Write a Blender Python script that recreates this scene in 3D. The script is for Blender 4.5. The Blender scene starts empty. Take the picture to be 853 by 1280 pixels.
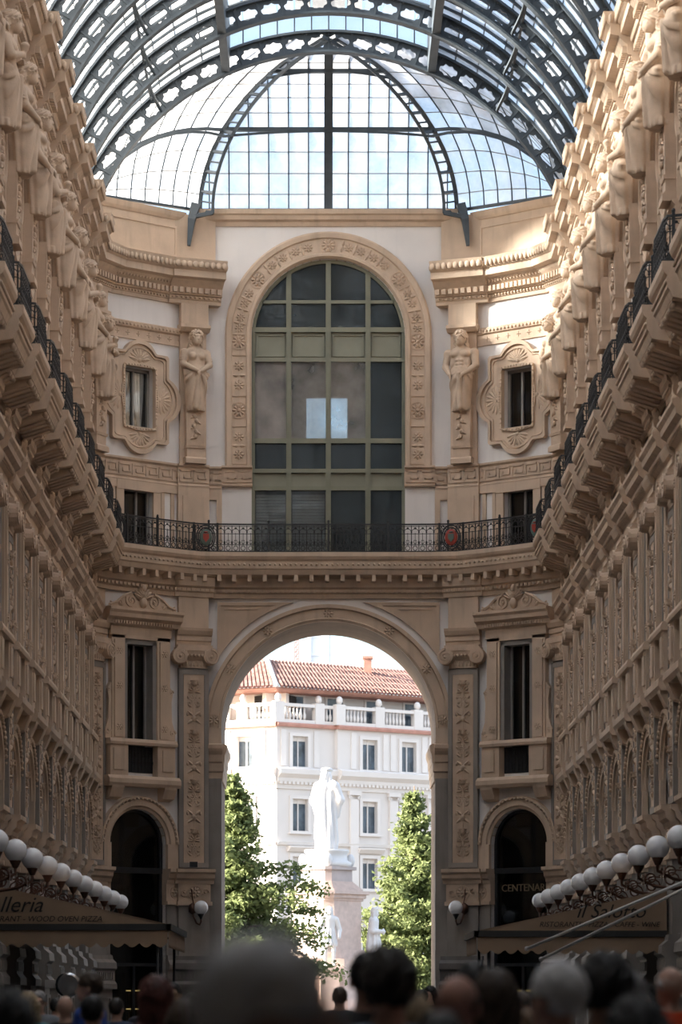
import bpy, bmesh, math, random
import numpy as np
from mathutils import Vector, Matrix
PI = math.pi
sin, cos = math.sin, math.cos
R = math.radians
random.seed(7)
rng = np.random.default_rng(7)
S = bpy.context.scene
COL = S.collection

# ------------------------------------------------------------------ camera, sky, sun, exposure
FPX = 3732.0                      # focal length in pixels of the 853 px wide frame
CX, CZ, FLOOR = -0.24, 1.97, 0.30
cd = bpy.data.cameras.new('camera')
cd.sensor_fit = 'HORIZONTAL'; cd.sensor_width = 24.0; cd.lens = 24.0 * FPX / 853
cd.shift_x = (426.5 - 401) / 853; cd.shift_y = (1250 - 640) / 853
cd.clip_end = 2000
cd.dof.use_dof = True; cd.dof.focus_distance = 93; cd.dof.aperture_fstop = 2.5
cam = bpy.data.objects.new('camera', cd); COL.objects.link(cam)
cam.location = (CX, 0, CZ); cam.rotation_euler = (PI / 2, 0, 0)
S.camera = cam

SUN_EL, SUN_AZ = R(20.0), R(-95.0)       # azimuth measured from +Y towards +X
SUN_DIR = Vector((sin(SUN_AZ) * cos(SUN_EL), cos(SUN_AZ) * cos(SUN_EL), sin(SUN_EL)))
w = bpy.data.worlds.new('sky'); S.world = w; w.use_nodes = True
nt = w.node_tree; nt.nodes.clear()
wo = nt.nodes.new('ShaderNodeOutputWorld'); bg = nt.nodes.new('ShaderNodeBackground')
sky = nt.nodes.new('ShaderNodeTexSky'); sky.sky_type = 'NISHITA'; sky.sun_disc = False
sky.sun_elevation = SUN_EL; sky.sun_rotation = SUN_AZ; sky.altitude = 100; sky.air_density = 1.0; sky.dust_density = 3.5
tc = nt.nodes.new('ShaderNodeTexCoord'); cn = nt.nodes.new('ShaderNodeTexNoise')
cn.inputs['Scale'].default_value = 2.6; cn.inputs['Detail'].default_value = 7; cn.inputs['Roughness'].default_value = .6
cr = nt.nodes.new('ShaderNodeValToRGB'); cr.color_ramp.elements[0].position = .47; cr.color_ramp.elements[1].position = .70
mx = nt.nodes.new('ShaderNodeMix'); mx.data_type = 'RGBA'
CLOUD = (8.0, 8.2, 8.5, 1)
mx.inputs[7].default_value = CLOUD
nt.links.new(tc.outputs['Generated'], cn.inputs['Vector']); nt.links.new(cn.outputs['Fac'], cr.inputs['Fac'])
nt.links.new(cr.outputs['Color'], mx.inputs[0]); nt.links.new(sky.outputs[0], mx.inputs[6])
nt.links.new(mx.outputs[2], bg.inputs[0]); nt.links.new(bg.outputs[0], wo.inputs[0])
bg.inputs[1].default_value = .5
sl = bpy.data.lights.new('sun', 'SUN'); sl.energy = 38; sl.angle = R(3.5); sl.color = (1.0, .90, .78)
so = bpy.data.objects.new('sun', sl); COL.objects.link(so)
so.rotation_euler = (-SUN_DIR).to_track_quat('-Z', 'Y').to_euler(); so.location = (-40, -20, 60)
vs = S.view_settings
vs.view_transform = 'Standard'; vs.look = 'None'; vs.gamma = 1; vs.use_curve_mapping = False
vs.exposure = .04
S.cycles.max_bounces = 10; S.cycles.diffuse_bounces = 6; S.cycles.glossy_bounces = 4
S.cycles.transparent_max_bounces = 16
S.cycles.sample_clamp_indirect = 12

# ------------------------------------------------------------------ materials
def mat(name, col, rough=.75, var=.14, scale=1.5, bump=0.0, bscale=30, metal=0.0, spec=.4, emit=0, dirt=0.0, sub=None):
    m = bpy.data.materials.new(name); m.use_nodes = True
    n = m.node_tree.nodes; l = m.node_tree.links
    b = n['Principled BSDF']
    b.inputs['Roughness'].default_value = rough; b.inputs['Metallic'].default_value = metal
    b.inputs['Specular IOR Level'].default_value = spec
    t = n.new('ShaderNodeTexCoord')
    nz = n.new('ShaderNodeTexNoise'); nz.inputs['Scale'].default_value = scale; nz.inputs['Detail'].default_value = 6
    l.new(t.outputs['Object'], nz.inputs['Vector'])
    r = n.new('ShaderNodeValToRGB'); r.color_ramp.elements[0].position = .3; r.color_ramp.elements[1].position = .7
    r.color_ramp.elements[0].color = tuple(max(0, c * (1 - var)) for c in col) + (1,)
    r.color_ramp.elements[1].color = tuple(min(1, c * (1 + var)) for c in col) + (1,)
    l.new(nz.outputs['Fac'], r.inputs['Fac'])
    out = r.outputs['Color']
    if dirt:                                  # rain streaks and soot: long vertical smears
        mp = n.new('ShaderNodeMapping'); mp.inputs['Scale'].default_value = (3, 3, .35)
        l.new(t.outputs['Object'], mp.inputs['Vector'])
        n2 = n.new('ShaderNodeTexNoise'); n2.inputs['Scale'].default_value = 1.3; n2.inputs['Detail'].default_value = 8
        l.new(mp.outputs[0], n2.inputs['Vector'])
        r2 = n.new('ShaderNodeValToRGB'); r2.color_ramp.elements[0].position = .52; r2.color_ramp.elements[1].position = .75
        l.new(n2.outputs['Fac'], r2.inputs['Fac'])
        mu = n.new('ShaderNodeMath'); mu.operation = 'MULTIPLY'; mu.inputs[1].default_value = dirt
        l.new(r2.outputs['Color'], mu.inputs[0])
        mm = n.new('ShaderNodeMix'); mm.data_type = 'RGBA'
        l.new(mu.outputs[0], mm.inputs[0]); l.new(out, mm.inputs[6])
        mm.inputs[7].default_value = tuple(c * .45 for c in col) + (1,)
        out = mm.outputs[2]
    l.new(out, b.inputs['Base Color'])
    if bump:
        n3 = n.new('ShaderNodeTexNoise'); n3.inputs['Scale'].default_value = bscale; n3.inputs['Detail'].default_value = 4
        l.new(t.outputs['Object'], n3.inputs['Vector'])
        bp = n.new('ShaderNodeBump'); bp.inputs['Strength'].default_value = bump; bp.inputs['Distance'].default_value = .02
        l.new(n3.outputs['Fac'], bp.inputs['Height']); l.new(bp.outputs[0], b.inputs['Normal'])
    if emit:
        b.inputs['Emission Color'].default_value = tuple(col) + (1,); b.inputs['Emission Strength'].default_value = emit
    return m

def glass(name, tint, clear, gloss_rough=.03, film=0.0, filmcol=(.8, .85, .9), wav=0.0, ior=1.5):
    """thin pane: tinted transparency, fresnel reflection and a share of film: dust, blinds, painted reflections"""
    m = bpy.data.materials.new(name); m.use_nodes = True
    n = m.node_tree.nodes; l = m.node_tree.links; n.clear()
    o = n.new('ShaderNodeOutputMaterial')
    tr = n.new('ShaderNodeBsdfTransparent'); tr.inputs[0].default_value = tuple(c * clear for c in tint) + (1,)
    gl = n.new('ShaderNodeBsdfGlossy'); gl.inputs['Roughness'].default_value = gloss_rough
    fr = n.new('ShaderNodeFresnel'); fr.inputs[0].default_value = ior
    m1 = n.new('ShaderNodeMixShader')
    l.new(fr.outputs[0], m1.inputs[0]); l.new(tr.outputs[0], m1.inputs[1]); l.new(gl.outputs[0], m1.inputs[2])
    last = m1
    if wav:
        t = n.new('ShaderNodeTexCoord'); nz = n.new('ShaderNodeTexNoise'); nz.inputs['Scale'].default_value = 1.2
        nz.inputs['Detail'].default_value = 2
        l.new(t.outputs['Object'], nz.inputs['Vector'])
        bp = n.new('ShaderNodeBump'); bp.inputs['Strength'].default_value = wav; bp.inputs['Distance'].default_value = .05
        l.new(nz.outputs['Fac'], bp.inputs['Height']); l.new(bp.outputs[0], gl.inputs['Normal'])
    if film:
        df = n.new('ShaderNodeBsdfDiffuse'); df.inputs[0].default_value = tuple(filmcol) + (1,)
        tl = n.new('ShaderNodeBsdfTranslucent'); tl.inputs[0].default_value = tuple(filmcol) + (1,)
        ad = n.new('ShaderNodeMixShader'); ad.inputs[0].default_value = .65
        l.new(df.outputs[0], ad.inputs[1]); l.new(tl.outputs[0], ad.inputs[2])
        t = n.new('ShaderNodeTexCoord'); nz = n.new('ShaderNodeTexNoise'); nz.inputs['Scale'].default_value = 1.1; nz.inputs['Detail'].default_value = 6
        l.new(t.outputs['Object'], nz.inputs['Vector'])
        r = n.new('ShaderNodeMapRange'); r.inputs[1].default_value = .3; r.inputs[2].default_value = .7
        r.inputs[3].default_value = film * .5; r.inputs[4].default_value = film * 1.5
        l.new(nz.outputs['Fac'], r.inputs[0])
        m2 = n.new('ShaderNodeMixShader')
        l.new(r.outputs[0], m2.inputs[0]); l.new(last.outputs[0], m2.inputs[1]); l.new(ad.outputs[0], m2.inputs[2])
        last = m2
    l.new(last.outputs[0], o.inputs[0])
    return m

M_TAN = mat('sandstone', (.58, .455, .35), .8, .12, 1.2, .25, 40, dirt=.35)
M_TAN2 = mat('sandstone_ornament', (.55, .425, .325), .8, .15, 2.0, .3, 50, dirt=.3)
M_WHITE = mat('white_plaster', (.76, .74, .735), .85, .04, .8, .1, 25, dirt=.12)
M_GREY = mat('grey_stone', (.27, .245, .225), .7, .12, 1.5, .2, 35, dirt=.4)
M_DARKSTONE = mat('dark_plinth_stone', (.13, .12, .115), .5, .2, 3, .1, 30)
M_STATUE = mat('carved_sandstone', (.56, .44, .34), .8, .14, 3, .3, 45, dirt=.25)
M_IRON = mat('black_iron', (.018, .020, .024), .5, .2, 8, spec=.5)
M_STEEL = mat('slate_painted_steel', (.060, .078, .095), .5, .18, 3, .05, 40, spec=.5)
M_DARK = mat('dark_interior', (.022, .020, .020), .9, .2, 1)  # near-black colour stands in for unlit rooms behind the glass
M_ROOM = mat('room_plaster', (.45, .44, .43), .9, .1, 1)
M_OLIVE = mat('olive_painted_metal', (.225, .23, .175), .5, .08, 2)
M_OLIVE2 = mat('olive_panel', (.25, .255, .20), .5, .08, 2)
M_WFRAME = mat('grey_window_frame', (.25, .24, .23), .5, .1, 3)
M_WINDARK = glass('dark_window_glass', (.55, .6, .62), .8, .03, .03, (.2, .2, .2))
M_CLEAR = glass('clear_window_glass', (.9, .92, .93), .92, .03, .04, (.4, .4, .4))
M_BIGGLASS = glass('large_window_glass', (.72, .78, .80), .85, .03, .22, (.40, .46, .50), wav=.25)  # pale film stands in for reflections of the bright vault
M_SCRIM = glass('screened_window_glass', (.72, .76, .78), .8, .03, .65, (.74, .70, .67), wav=.3)  # film paints in a translucent blind and vault reflections
M_SCRIM2 = glass('half_screened_window_glass', (.85, .88, .90), .9, .03, .36, (.80, .76, .72), wav=.3)  # thinner film, likewise blind and painted reflections
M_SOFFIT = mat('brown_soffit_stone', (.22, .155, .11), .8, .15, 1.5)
M_PUTTY = mat('putty_joint', (.33, .32, .29), .8, .2, 6)
M_ROOF = glass('roof_glass', (.88, .94, .98), .93, .08, .55, (.82, .85, .88))
M_LANTERN = glass('lantern_glass', (.93, .96, .98), .95, .05, .12, (.9, .93, .95))
M_GLOBE = mat('opal_globe', (.82, .84, .88), .2, .02, 2, spec=.5)
M_COPPER = mat('brown_bronze', (.10, .05, .035), .45, .25, 6, metal=.5)
M_CURTAIN = mat('white_curtain', (.85, .85, .84), .9, .05, 4)
M_BLIND = mat('pale_blind', (.80, .83, .83), .8, .06, 4)
M_MARBLE = mat('white_marble', (.66, .65, .65), .55, .05, 2, .05, 20)
M_PINKSTONE = mat('pink_granite', (.56, .44, .39), .6, .1, 4, .1, 50)
M_BRONZE = mat('relief_bronze', (.45, .30, .17), .5, .2, 6)

# ------------------------------------------------------------------ mesh builder (wall frame: u along the wall, v out of it, z up; y = -v)
class MB:
    def __init__(s): s.v = []; s.f = []; s.s = []
    def add(s, vs, fs, smooth=False):
        n = len(s.v); s.v += [tuple(p) for p in vs]
        s.f += [tuple(i + n for i in f) for f in fs]; s.s += [smooth] * len(fs)
        return s
    def box(s, u0, u1, v0, v1, z0, z1):
        p = [(u, -v, z) for z in (z0, z1) for v in (v0, v1) for u in (u0, u1)]
        return s.add(p, [(0, 1, 3, 2), (4, 6, 7, 5), (0, 4, 5, 1), (2, 3, 7, 6), (0, 2, 6, 4), (1, 5, 7, 3)])
    def prism(s, poly, v0, v1):
        n = len(poly)
        p = [(u, -v0, z) for u, z in poly] + [(u, -v1, z) for u, z in poly]
        return s.add(p, [tuple(range(n)), tuple(range(2 * n - 1, n - 1, -1))] + [(i, (i + 1) % n, n + (i + 1) % n, n + i) for i in range(n)])
    def plan(s, poly, z0, z1):                     # polygon in x,y lifted from z0 to z1
        n = len(poly)
        p = [(x, y, z0) for x, y in poly] + [(x, y, z1) for x, y in poly]
        return s.add(p, [tuple(range(n)), tuple(range(2 * n - 1, n - 1, -1))] + [(i, (i + 1) % n, n + (i + 1) % n, n + i) for i in range(n)])
    def ring(s, outer, inner, v0, v1):
        n = len(outer)
        p = [(u, -v1, z) for u, z in outer] + [(u, -v1, z) for u, z in inner] + [(u, -v0, z) for u, z in outer] + [(u, -v0, z) for u, z in inner]
        f = []
        for i in range(n):
            j = (i + 1) % n
            f += [(i, j, n + j, n + i), (i, 2 * n + i, 2 * n + j, j), (n + i, n + j, 3 * n + j, 3 * n + i)]
        return s.add(p, f)
    def extr(s, prof, u0, u1):
        n = len(prof)
        p = [(u0, -v, z) for v, z in prof] + [(u1, -v, z) for v, z in prof]
        return s.add(p, [tuple(range(n)), tuple(range(2 * n - 1, n - 1, -1))] + [(i, (i + 1) % n, n + (i + 1) % n, n + i) for i in range(n)])
    def arc(s, prof, cu, cz, a0, a1, n):           # prof: (radius, v) closed polygon
        m = len(prof); p = []
        for k in range(n + 1):
            a = a0 + (a1 - a0) * k / n
            p += [(cu + r * cos(a), -v, cz + r * sin(a)) for r, v in prof]
        f = [(k * m + i, k * m + (i + 1) % m, (k + 1) * m + (i + 1) % m, (k + 1) * m + i) for k in range(n) for i in range(m)]
        f += [tuple(range(m)), tuple(range((n + 1) * m - 1, n * m - 1, -1))]
        return s.add(p, f)
    def tube(s, pts, r, n=5, flat=None):
        pts = [Vector(q) for q in pts]; k = len(pts); p = []
        rr = r if isinstance(r, (list, tuple)) else [r] * k
        for i in range(k):
            t = (pts[min(i + 1, k - 1)] - pts[max(i - 1, 0)])
            if t.length < 1e-9: t = Vector((0, 0, 1))
            t.normalize()
            ref = Vector((0, 1, 0)) if abs(t.y) < .9 else Vector((1, 0, 0))
            a = t.cross(ref).normalized(); b = a.cross(t)
            for j in range(n):
                g = 2 * PI * (j + .5) / n
                p.append(pts[i] + a * (cos(g) * rr[i]) + b * (sin(g) * rr[i] * (flat or 1)))
        f = [(i * n + j, i * n + (j + 1) % n, (i + 1) * n + (j + 1) % n, (i + 1) * n + j) for i in range(k - 1) for j in range(n)]
        f += [tuple(range(n)), tuple(range(k * n - 1, (k - 1) * n - 1, -1))]
        return s.add(p, f, n > 5)
    def lathe(s, prof, cx=0, cy=0, n=12, smooth=True):
        k = len(prof); p = []
        for r, z in prof:
            for j in range(n):
                a = 2 * PI * j / n; p.append((cx + r * cos(a), cy + r * sin(a), z))
        f = [(i * n + j, i * n + (j + 1) % n, (i + 1) * n + (j + 1) % n, (i + 1) * n + j) for i in range(k - 1) for j in range(n)]
        f += [tuple(range(n)), tuple(range(k * n - 1, (k - 1) * n - 1, -1))]
        return s.add(p, f, smooth)
    def ell(s, c, r, nu=7, nv=4, rot=None, smooth=True):
        p = [Vector((0, 0, -r[2]))]
        for i in range(1, nv):
            th = PI * i / nv
            for j in range(nu):
                ph = 2 * PI * j / nu
                p.append(Vector((r[0] * sin(th) * cos(ph), r[1] * sin(th) * sin(ph), -r[2] * cos(th))))
        p.append(Vector((0, 0, r[2])))
        if rot is not None: p = [rot @ q for q in p]
        p = [q + Vector(c) for q in p]
        e = len(p) - 1
        f = [(0, 1 + (j + 1) % nu, 1 + j) for j in range(nu)] + [(e, e - nu + j, e - nu + (j + 1) % nu) for j in range(nu)]
        f += [(1 + i * nu + j, 1 + i * nu + (j + 1) % nu, 1 + (i + 1) * nu + (j + 1) % nu, 1 + (i + 1) * nu + j) for i in range(nv - 2) for j in range(nu)]
        return s.add(p, f, smooth)
    def leaf(s, u, z, v, ang, ln, wd, up=.04):     # raised pointed leaf lying on the wall
        d = (cos(ang), sin(ang)); q = (-d[1], d[0])
        def P(a, b, h): return (u + d[0] * a + q[0] * b, -(v + h), z + d[1] * a + q[1] * b)
        p = [P(0, 0, up * .3), P(ln * .35, wd, 0), P(ln * .4, 0, up), P(ln * .35, -wd, 0), P(ln * .75, wd * .6, 0), P(ln * .75, -wd * .6, 0), P(ln * .8, 0, up * .8), P(ln, 0, 0)]
        return s.add(p, [(0, 1, 2), (0, 2, 3), (1, 4, 6, 2), (3, 2, 6, 5), (4, 7, 6), (5, 6, 7)])
    def scroll(s, u, z, v, r, a0, turns, th, n=14, hand=1, up=.8):   # spiral relief
        pts = []; rr = []
        for i in range(n + 1):
            t = i / n; a = a0 + hand * turns * 2 * PI * t; q = r * (1 - .85 * t)
            pts.append((u + q * cos(a), -(v + th * .3), z + q * sin(a))); rr.append(th * (1 - .5 * t))
        s.tube(pts, rr, 4, up); return s.ell((u, -(v + th * .3), z), (th * 1.2, th * .9, th * 1.2), 6, 3)
    def rosette(s, u, z, v, r, n=8, ring=True):
        s.ell((u, -v, z), (r * .26, r * .3, r * .26), 7, 4)
        for k in range(n):
            a = 2 * PI * k / n
            s.leaf(u + cos(a) * r * .2, z + sin(a) * r * .2, v, a, r * .68, r * .24, r * .22)
        if ring:
            m = 18
            s.tube([(u + r * cos(2 * PI * k / m), -v, z + r * sin(2 * PI * k / m)) for k in range(m + 1)], r * .09, 4)
        return s
    def palmette(s, u, z, v, r, n=7, a0=0, a1=PI, up=.05):
        for k in range(n):
            a = a0 + (a1 - a0) * (k + .5) / n
            s.leaf(u, z, v, a, r, r * .2, up)
        return s.ell((u, -v, z), (r * .2, r * .15, r * .2), 6, 3)
    def mesh(s, name, m, recalc=True):
        me = bpy.data.meshes.new(name); me.from_pydata(s.v, [], s.f)
        if m is not None: me.materials.append(m)
        if recalc:
            b = bmesh.new(); b.from_mesh(me); bmesh.ops.recalc_face_normals(b, faces=b.faces[:]); b.to_mesh(me); b.free()
        me.polygons.foreach_set('use_smooth', s.s); me.update()
        return me

def ob(name, me, parent=None, M=None, label=None, cat=None, group=None, kind=None):
    if isinstance(me, tuple): me = me[0].mesh(name, me[1])
    o = bpy.data.objects.new(name, me); COL.objects.link(o)
    if parent is not None: o.parent = parent
    if M is not None: o.matrix_local = M if isinstance(M, Matrix) else Matrix.Translation(M)
    if label: o['label'] = label
    if cat: o['category'] = cat
    if group: o['group'] = group
    if kind: o['kind'] = kind
    return o
def struct(name, label=None, me=None):
    return ob(name, me, kind='structure', label=label)
def T(x, y, z=0, rz=0, s=1):
    return Matrix.Translation((x, y, z)) @ Matrix.Rotation(rz, 4, 'Z') @ Matrix.Diagonal((s, s, s, 1))
def px(x, y, Y):                                  # a point of the photograph at depth Y
    return Vector((CX + (x - 401) * Y / FPX, Y, CZ + (1250 - y) * Y / FPX))
def text_mesh(txt, size, m, shear=0, depth=.01, align='CENTER'):
    c = bpy.data.curves.new('lettering', 'FONT'); c.body = txt; c.size = size; c.shear = shear; c.extrude = depth
    c.align_x = align; c.resolution_u = 3
    o = bpy.data.objects.new('lettering', c); COL.objects.link(o)
    bpy.context.view_layer.update()
    me = bpy.data.meshes.new_from_object(o.evaluated_get(bpy.context.evaluated_depsgraph_get()))
    bpy.data.objects.remove(o); bpy.data.curves.remove(c)
    me.materials.clear(); me.materials.append(m)
    me.transform(Matrix.Rotation(PI / 2, 4, 'X'))
    return me

# ------------------------------------------------------------------ signed distance sculpting
def cap(P, a, b, ra, rb, fy=1.0):
    a = np.array(a, float); b = np.array(b, float); d = b - a
    X, Y, Z = P
    px_, py_, pz_ = X - a[0], (Y - a[1]), Z - a[2]
    t = np.clip((px_ * d[0] + py_ * d[1] + pz_ * d[2]) / max(d @ d, 1e-9), 0, 1)
    q = np.sqrt((px_ - d[0] * t) ** 2 + ((py_ - d[1] * t) / fy) ** 2 + (pz_ - d[2] * t) ** 2)
    return q - (ra + (rb - ra) * t)
def eld(P, c, r, tilt=0.0):
    X, Y, Z = P[0] - c[0], P[1] - c[1], P[2] - c[2]
    if tilt: Y, Z = Y * cos(tilt) + Z * sin(tilt), -Y * sin(tilt) + Z * cos(tilt)
    k = np.sqrt((X / r[0]) ** 2 + (Y / r[1]) ** 2 + (Z / r[2]) ** 2)
    return (k - 1) * min(r)
def smin(a, b, k):
    h = np.clip(.5 + .5 * (b - a) / k, 0, 1)
    return b + (a - b) * h - k * h * (1 - h)
def smooth01(x, a, b):
    t = np.clip((x - a) / (b - a), 0, 1); return t * t * (3 - 2 * t)
def snets(f, xs, ys, zs, name, m, keep=None):
    xs, ys, zs = (np.asarray(q, float) for q in (xs, ys, zs))
    P = np.meshgrid(xs, ys, zs, indexing='ij'); D = f(P)
    nx, ny, nz = D.shape
    acc = np.zeros((nx - 1, ny - 1, nz - 1, 3)); cnt = np.zeros((nx - 1, ny - 1, nz - 1))
    def sl(A, o): return A[o[0]:nx - 1 + o[0], o[1]:ny - 1 + o[1], o[2]:nz - 1 + o[2]]
    cs = [(i, j, k) for i in (0, 1) for j in (0, 1) for k in (0, 1)]
    for a in cs:
        for ax in range(3):
            if a[ax]: continue
            b = list(a); b[ax] = 1
            da, db = sl(D, a), sl(D, b); msk = (da < 0) != (db < 0)
            t = np.where(msk, da / np.where(msk, da - db, 1), 0)
            for q in range(3):
                pa, pb = sl(P[q], a), sl(P[q], b)
                acc[..., q] += np.where(msk, pa + (pb - pa) * t, 0)
            cnt += msk
    on = cnt > 0
    idx = -np.ones(on.shape, int); idx[on] = np.arange(on.sum())
    V = acc[on] / cnt[on][:, None]
    F = []
    s = D < 0
    for ax in range(3):
        A = [slice(1, -1)] * 3; B = [slice(1, -1)] * 3
        A[ax] = slice(0, -1); B[ax] = slice(1, None)
        m_ = s[tuple(A)] != s[tuple(B)]
        ii = np.argwhere(m_); off = np.ones(3, int); off[ax] = 0; ii = ii + off
        o1, o2 = [q for q in range(3) if q != ax]
        def cell(d1, d2):
            j = ii.copy(); j[:, o1] -= d1; j[:, o2] -= d2
            return idx[j[:, 0], j[:, 1], j[:, 2]]
        q = np.stack([cell(1, 1), cell(0, 1), cell(0, 0), cell(1, 0)], 1)
        flip = s[tuple(A)][m_] != (ax == 1)
        q[~flip] = q[~flip][:, ::-1]
        F.append(q)
    F = np.concatenate(F); F = F[(F >= 0).all(1)]
    me = bpy.data.meshes.new(name)
    me.from_pydata(V.tolist(), [], F.tolist())
    if m is not None: me.materials.append(m)
    b = bmesh.new(); b.from_mesh(me); bmesh.ops.recalc_face_normals(b, faces=b.faces[:]); b.to_mesh(me); b.free()
    me.polygons.foreach_set('use_smooth', [True] * len(me.polygons)); me.update()
    return me
def lin(a, b, st): return np.linspace(a, b, max(2, int(round((b - a) / st)) + 1))
def cat_ax(*segs):
    out = []
    for a, b, st in segs: out.append(lin(a, b, st))
    return np.unique(np.round(np.concatenate(out), 5))

# ------------------------------------------------------------------ repeated pieces of the elevation (shared meshes)
W2 = 1.75                                           # half a bay
AR, ASP, AZ = 1.05, 6.75, 5.95                      # shop arch: radius, springing, impost height
def quad_outline(n=120):
    """four-lobed frame outline and its rectangular opening, both star-shaped about (0, 20.35)"""
    out, inn = [], []
    circ = [(0, 1.12, .62), (0, -1.12, .62), (.80, 0, .70), (-.80, 0, .70)]
    for k in range(n):
        a = 2 * PI * k / n; d = (cos(a), sin(a))
        def rect(hw, hh): return min(hw / abs(d[0]) if abs(d[0]) > 1e-6 else 9, hh / abs(d[1]) if abs(d[1]) > 1e-6 else 9)
        r = rect(1.05, 1.36)
        for cx, cz, q in circ:
            bq = d[0] * cx + d[1] * cz; disc = bq * bq - (cx * cx + cz * cz - q * q)
            if disc > 0: r = max(r, bq + math.sqrt(disc))
        out.append((r * d[0], 20.35 + r * d[1])); q = rect(.56, .915); inn.append((q * d[0], 20.35 + q * d[1]))
    return out, inn
def lerp_loop(a, b, t): return [(p[0] + (q[0] - p[0]) * t, p[1] + (q[1] - p[1]) * t) for p, q in zip(a, b)]

def beads(mb, u0, u1, n, v, z, r, rz=None):
    for k in range(n):
        mb.ell((u0 + (u1 - u0) * (k + .5) / n, -v, z), (r, r, rz or r), 5, 3)
def dentils(mb, u0, u1, n, v0, v1, z0, z1):
    st = (u1 - u0) / n
    for k in range(n): mb.box(u0 + st * (k + .2), u0 + st * (k + .8), v0, v1, z0, z1)
def greek(mb, u0, u1, n, v, z0, z1):
    st = (u1 - u0) / n; h = z1 - z0; t = h * .13
    for k in range(n):
        a = u0 + k * st; b = a + st * .88
        mb.box(a, a + t, v, v + .03, z0, z1); mb.box(a, b, v, v + .03, z1 - t, z1); mb.box(b - t, b, v, v + .03, z0 + h * .28, z1)
        mb.box(a + st * .28, b, v, v + .03, z0 + h * .28, z0 + h * .28 + t); mb.box(a + st * .28, a + st * .28 + t, v, v + .03, z0 + h * .28, z0 + h * .62)
        mb.box(a, a + st, v, v + .03, z0 - t * .2, z0 + t * .6)
def arabesque(mb, hw, z0, z1, v, n):
    """candelabra of scrolls, leaves and vases on a pilaster panel"""
    mb.tube([(0, -v, z0 + .05), (0, -v, z1 - .1)], .025, 4)
    st = (z1 - z0) / n
    for k in range(n):
        z = z0 + st * (k + .5); q = hw * .5
        m = k % 3
        for h in (-1, 1):
            if m == 0:
                mb.scroll(h * q, z, v, q * .85, PI / 2 if h > 0 else PI / 2, 1.3, .035, 13, h)
                mb.leaf(h * q * .4, z - st * .3, v, PI / 2 - h * 1.0, q * 1.4, q * .35, .05)
                mb.leaf(h * q * 1.2, z + st * .2, v, PI / 2 - h * .5, q * .9, q * .3, .05)
            elif m == 1:
                mb.scroll(h * q * 1.1, z + st * .12, v, q * .65, -PI / 2, 1.2, .035, 12, -h)
                for a in (.5, 1.1, 1.7): mb.leaf(0, z - st * .35, v, PI / 2 - h * a, hw * .8, q * .3, .06)
            else:
                mb.leaf(h * q * .2, z, v, -PI / 2 + h * .9, hw * .9, q * .4, .06); mb.leaf(h * q * .2, z + .1, v, PI / 2 - h * .9, hw * .9, q * .4, .06)
                mb.ell((h * q * 1.5, -v, z + st * .3), (.05, .04, .07), 6, 3)
        if m == 0: mb.rosette(0, z + st * .3, v, hw * .45, 6, False)
        elif m == 1: mb.lathe([(.03, z + .0), (hw * .45, z + st * .12), (hw * .28, z + st * .2), (hw * .5, z + st * .34), (.04, z + st * .36)], 0, -v, 8)
        else: mb.ell((0, -v, z + .02), (hw * .34, .07, st * .2), 8, 4)

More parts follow.
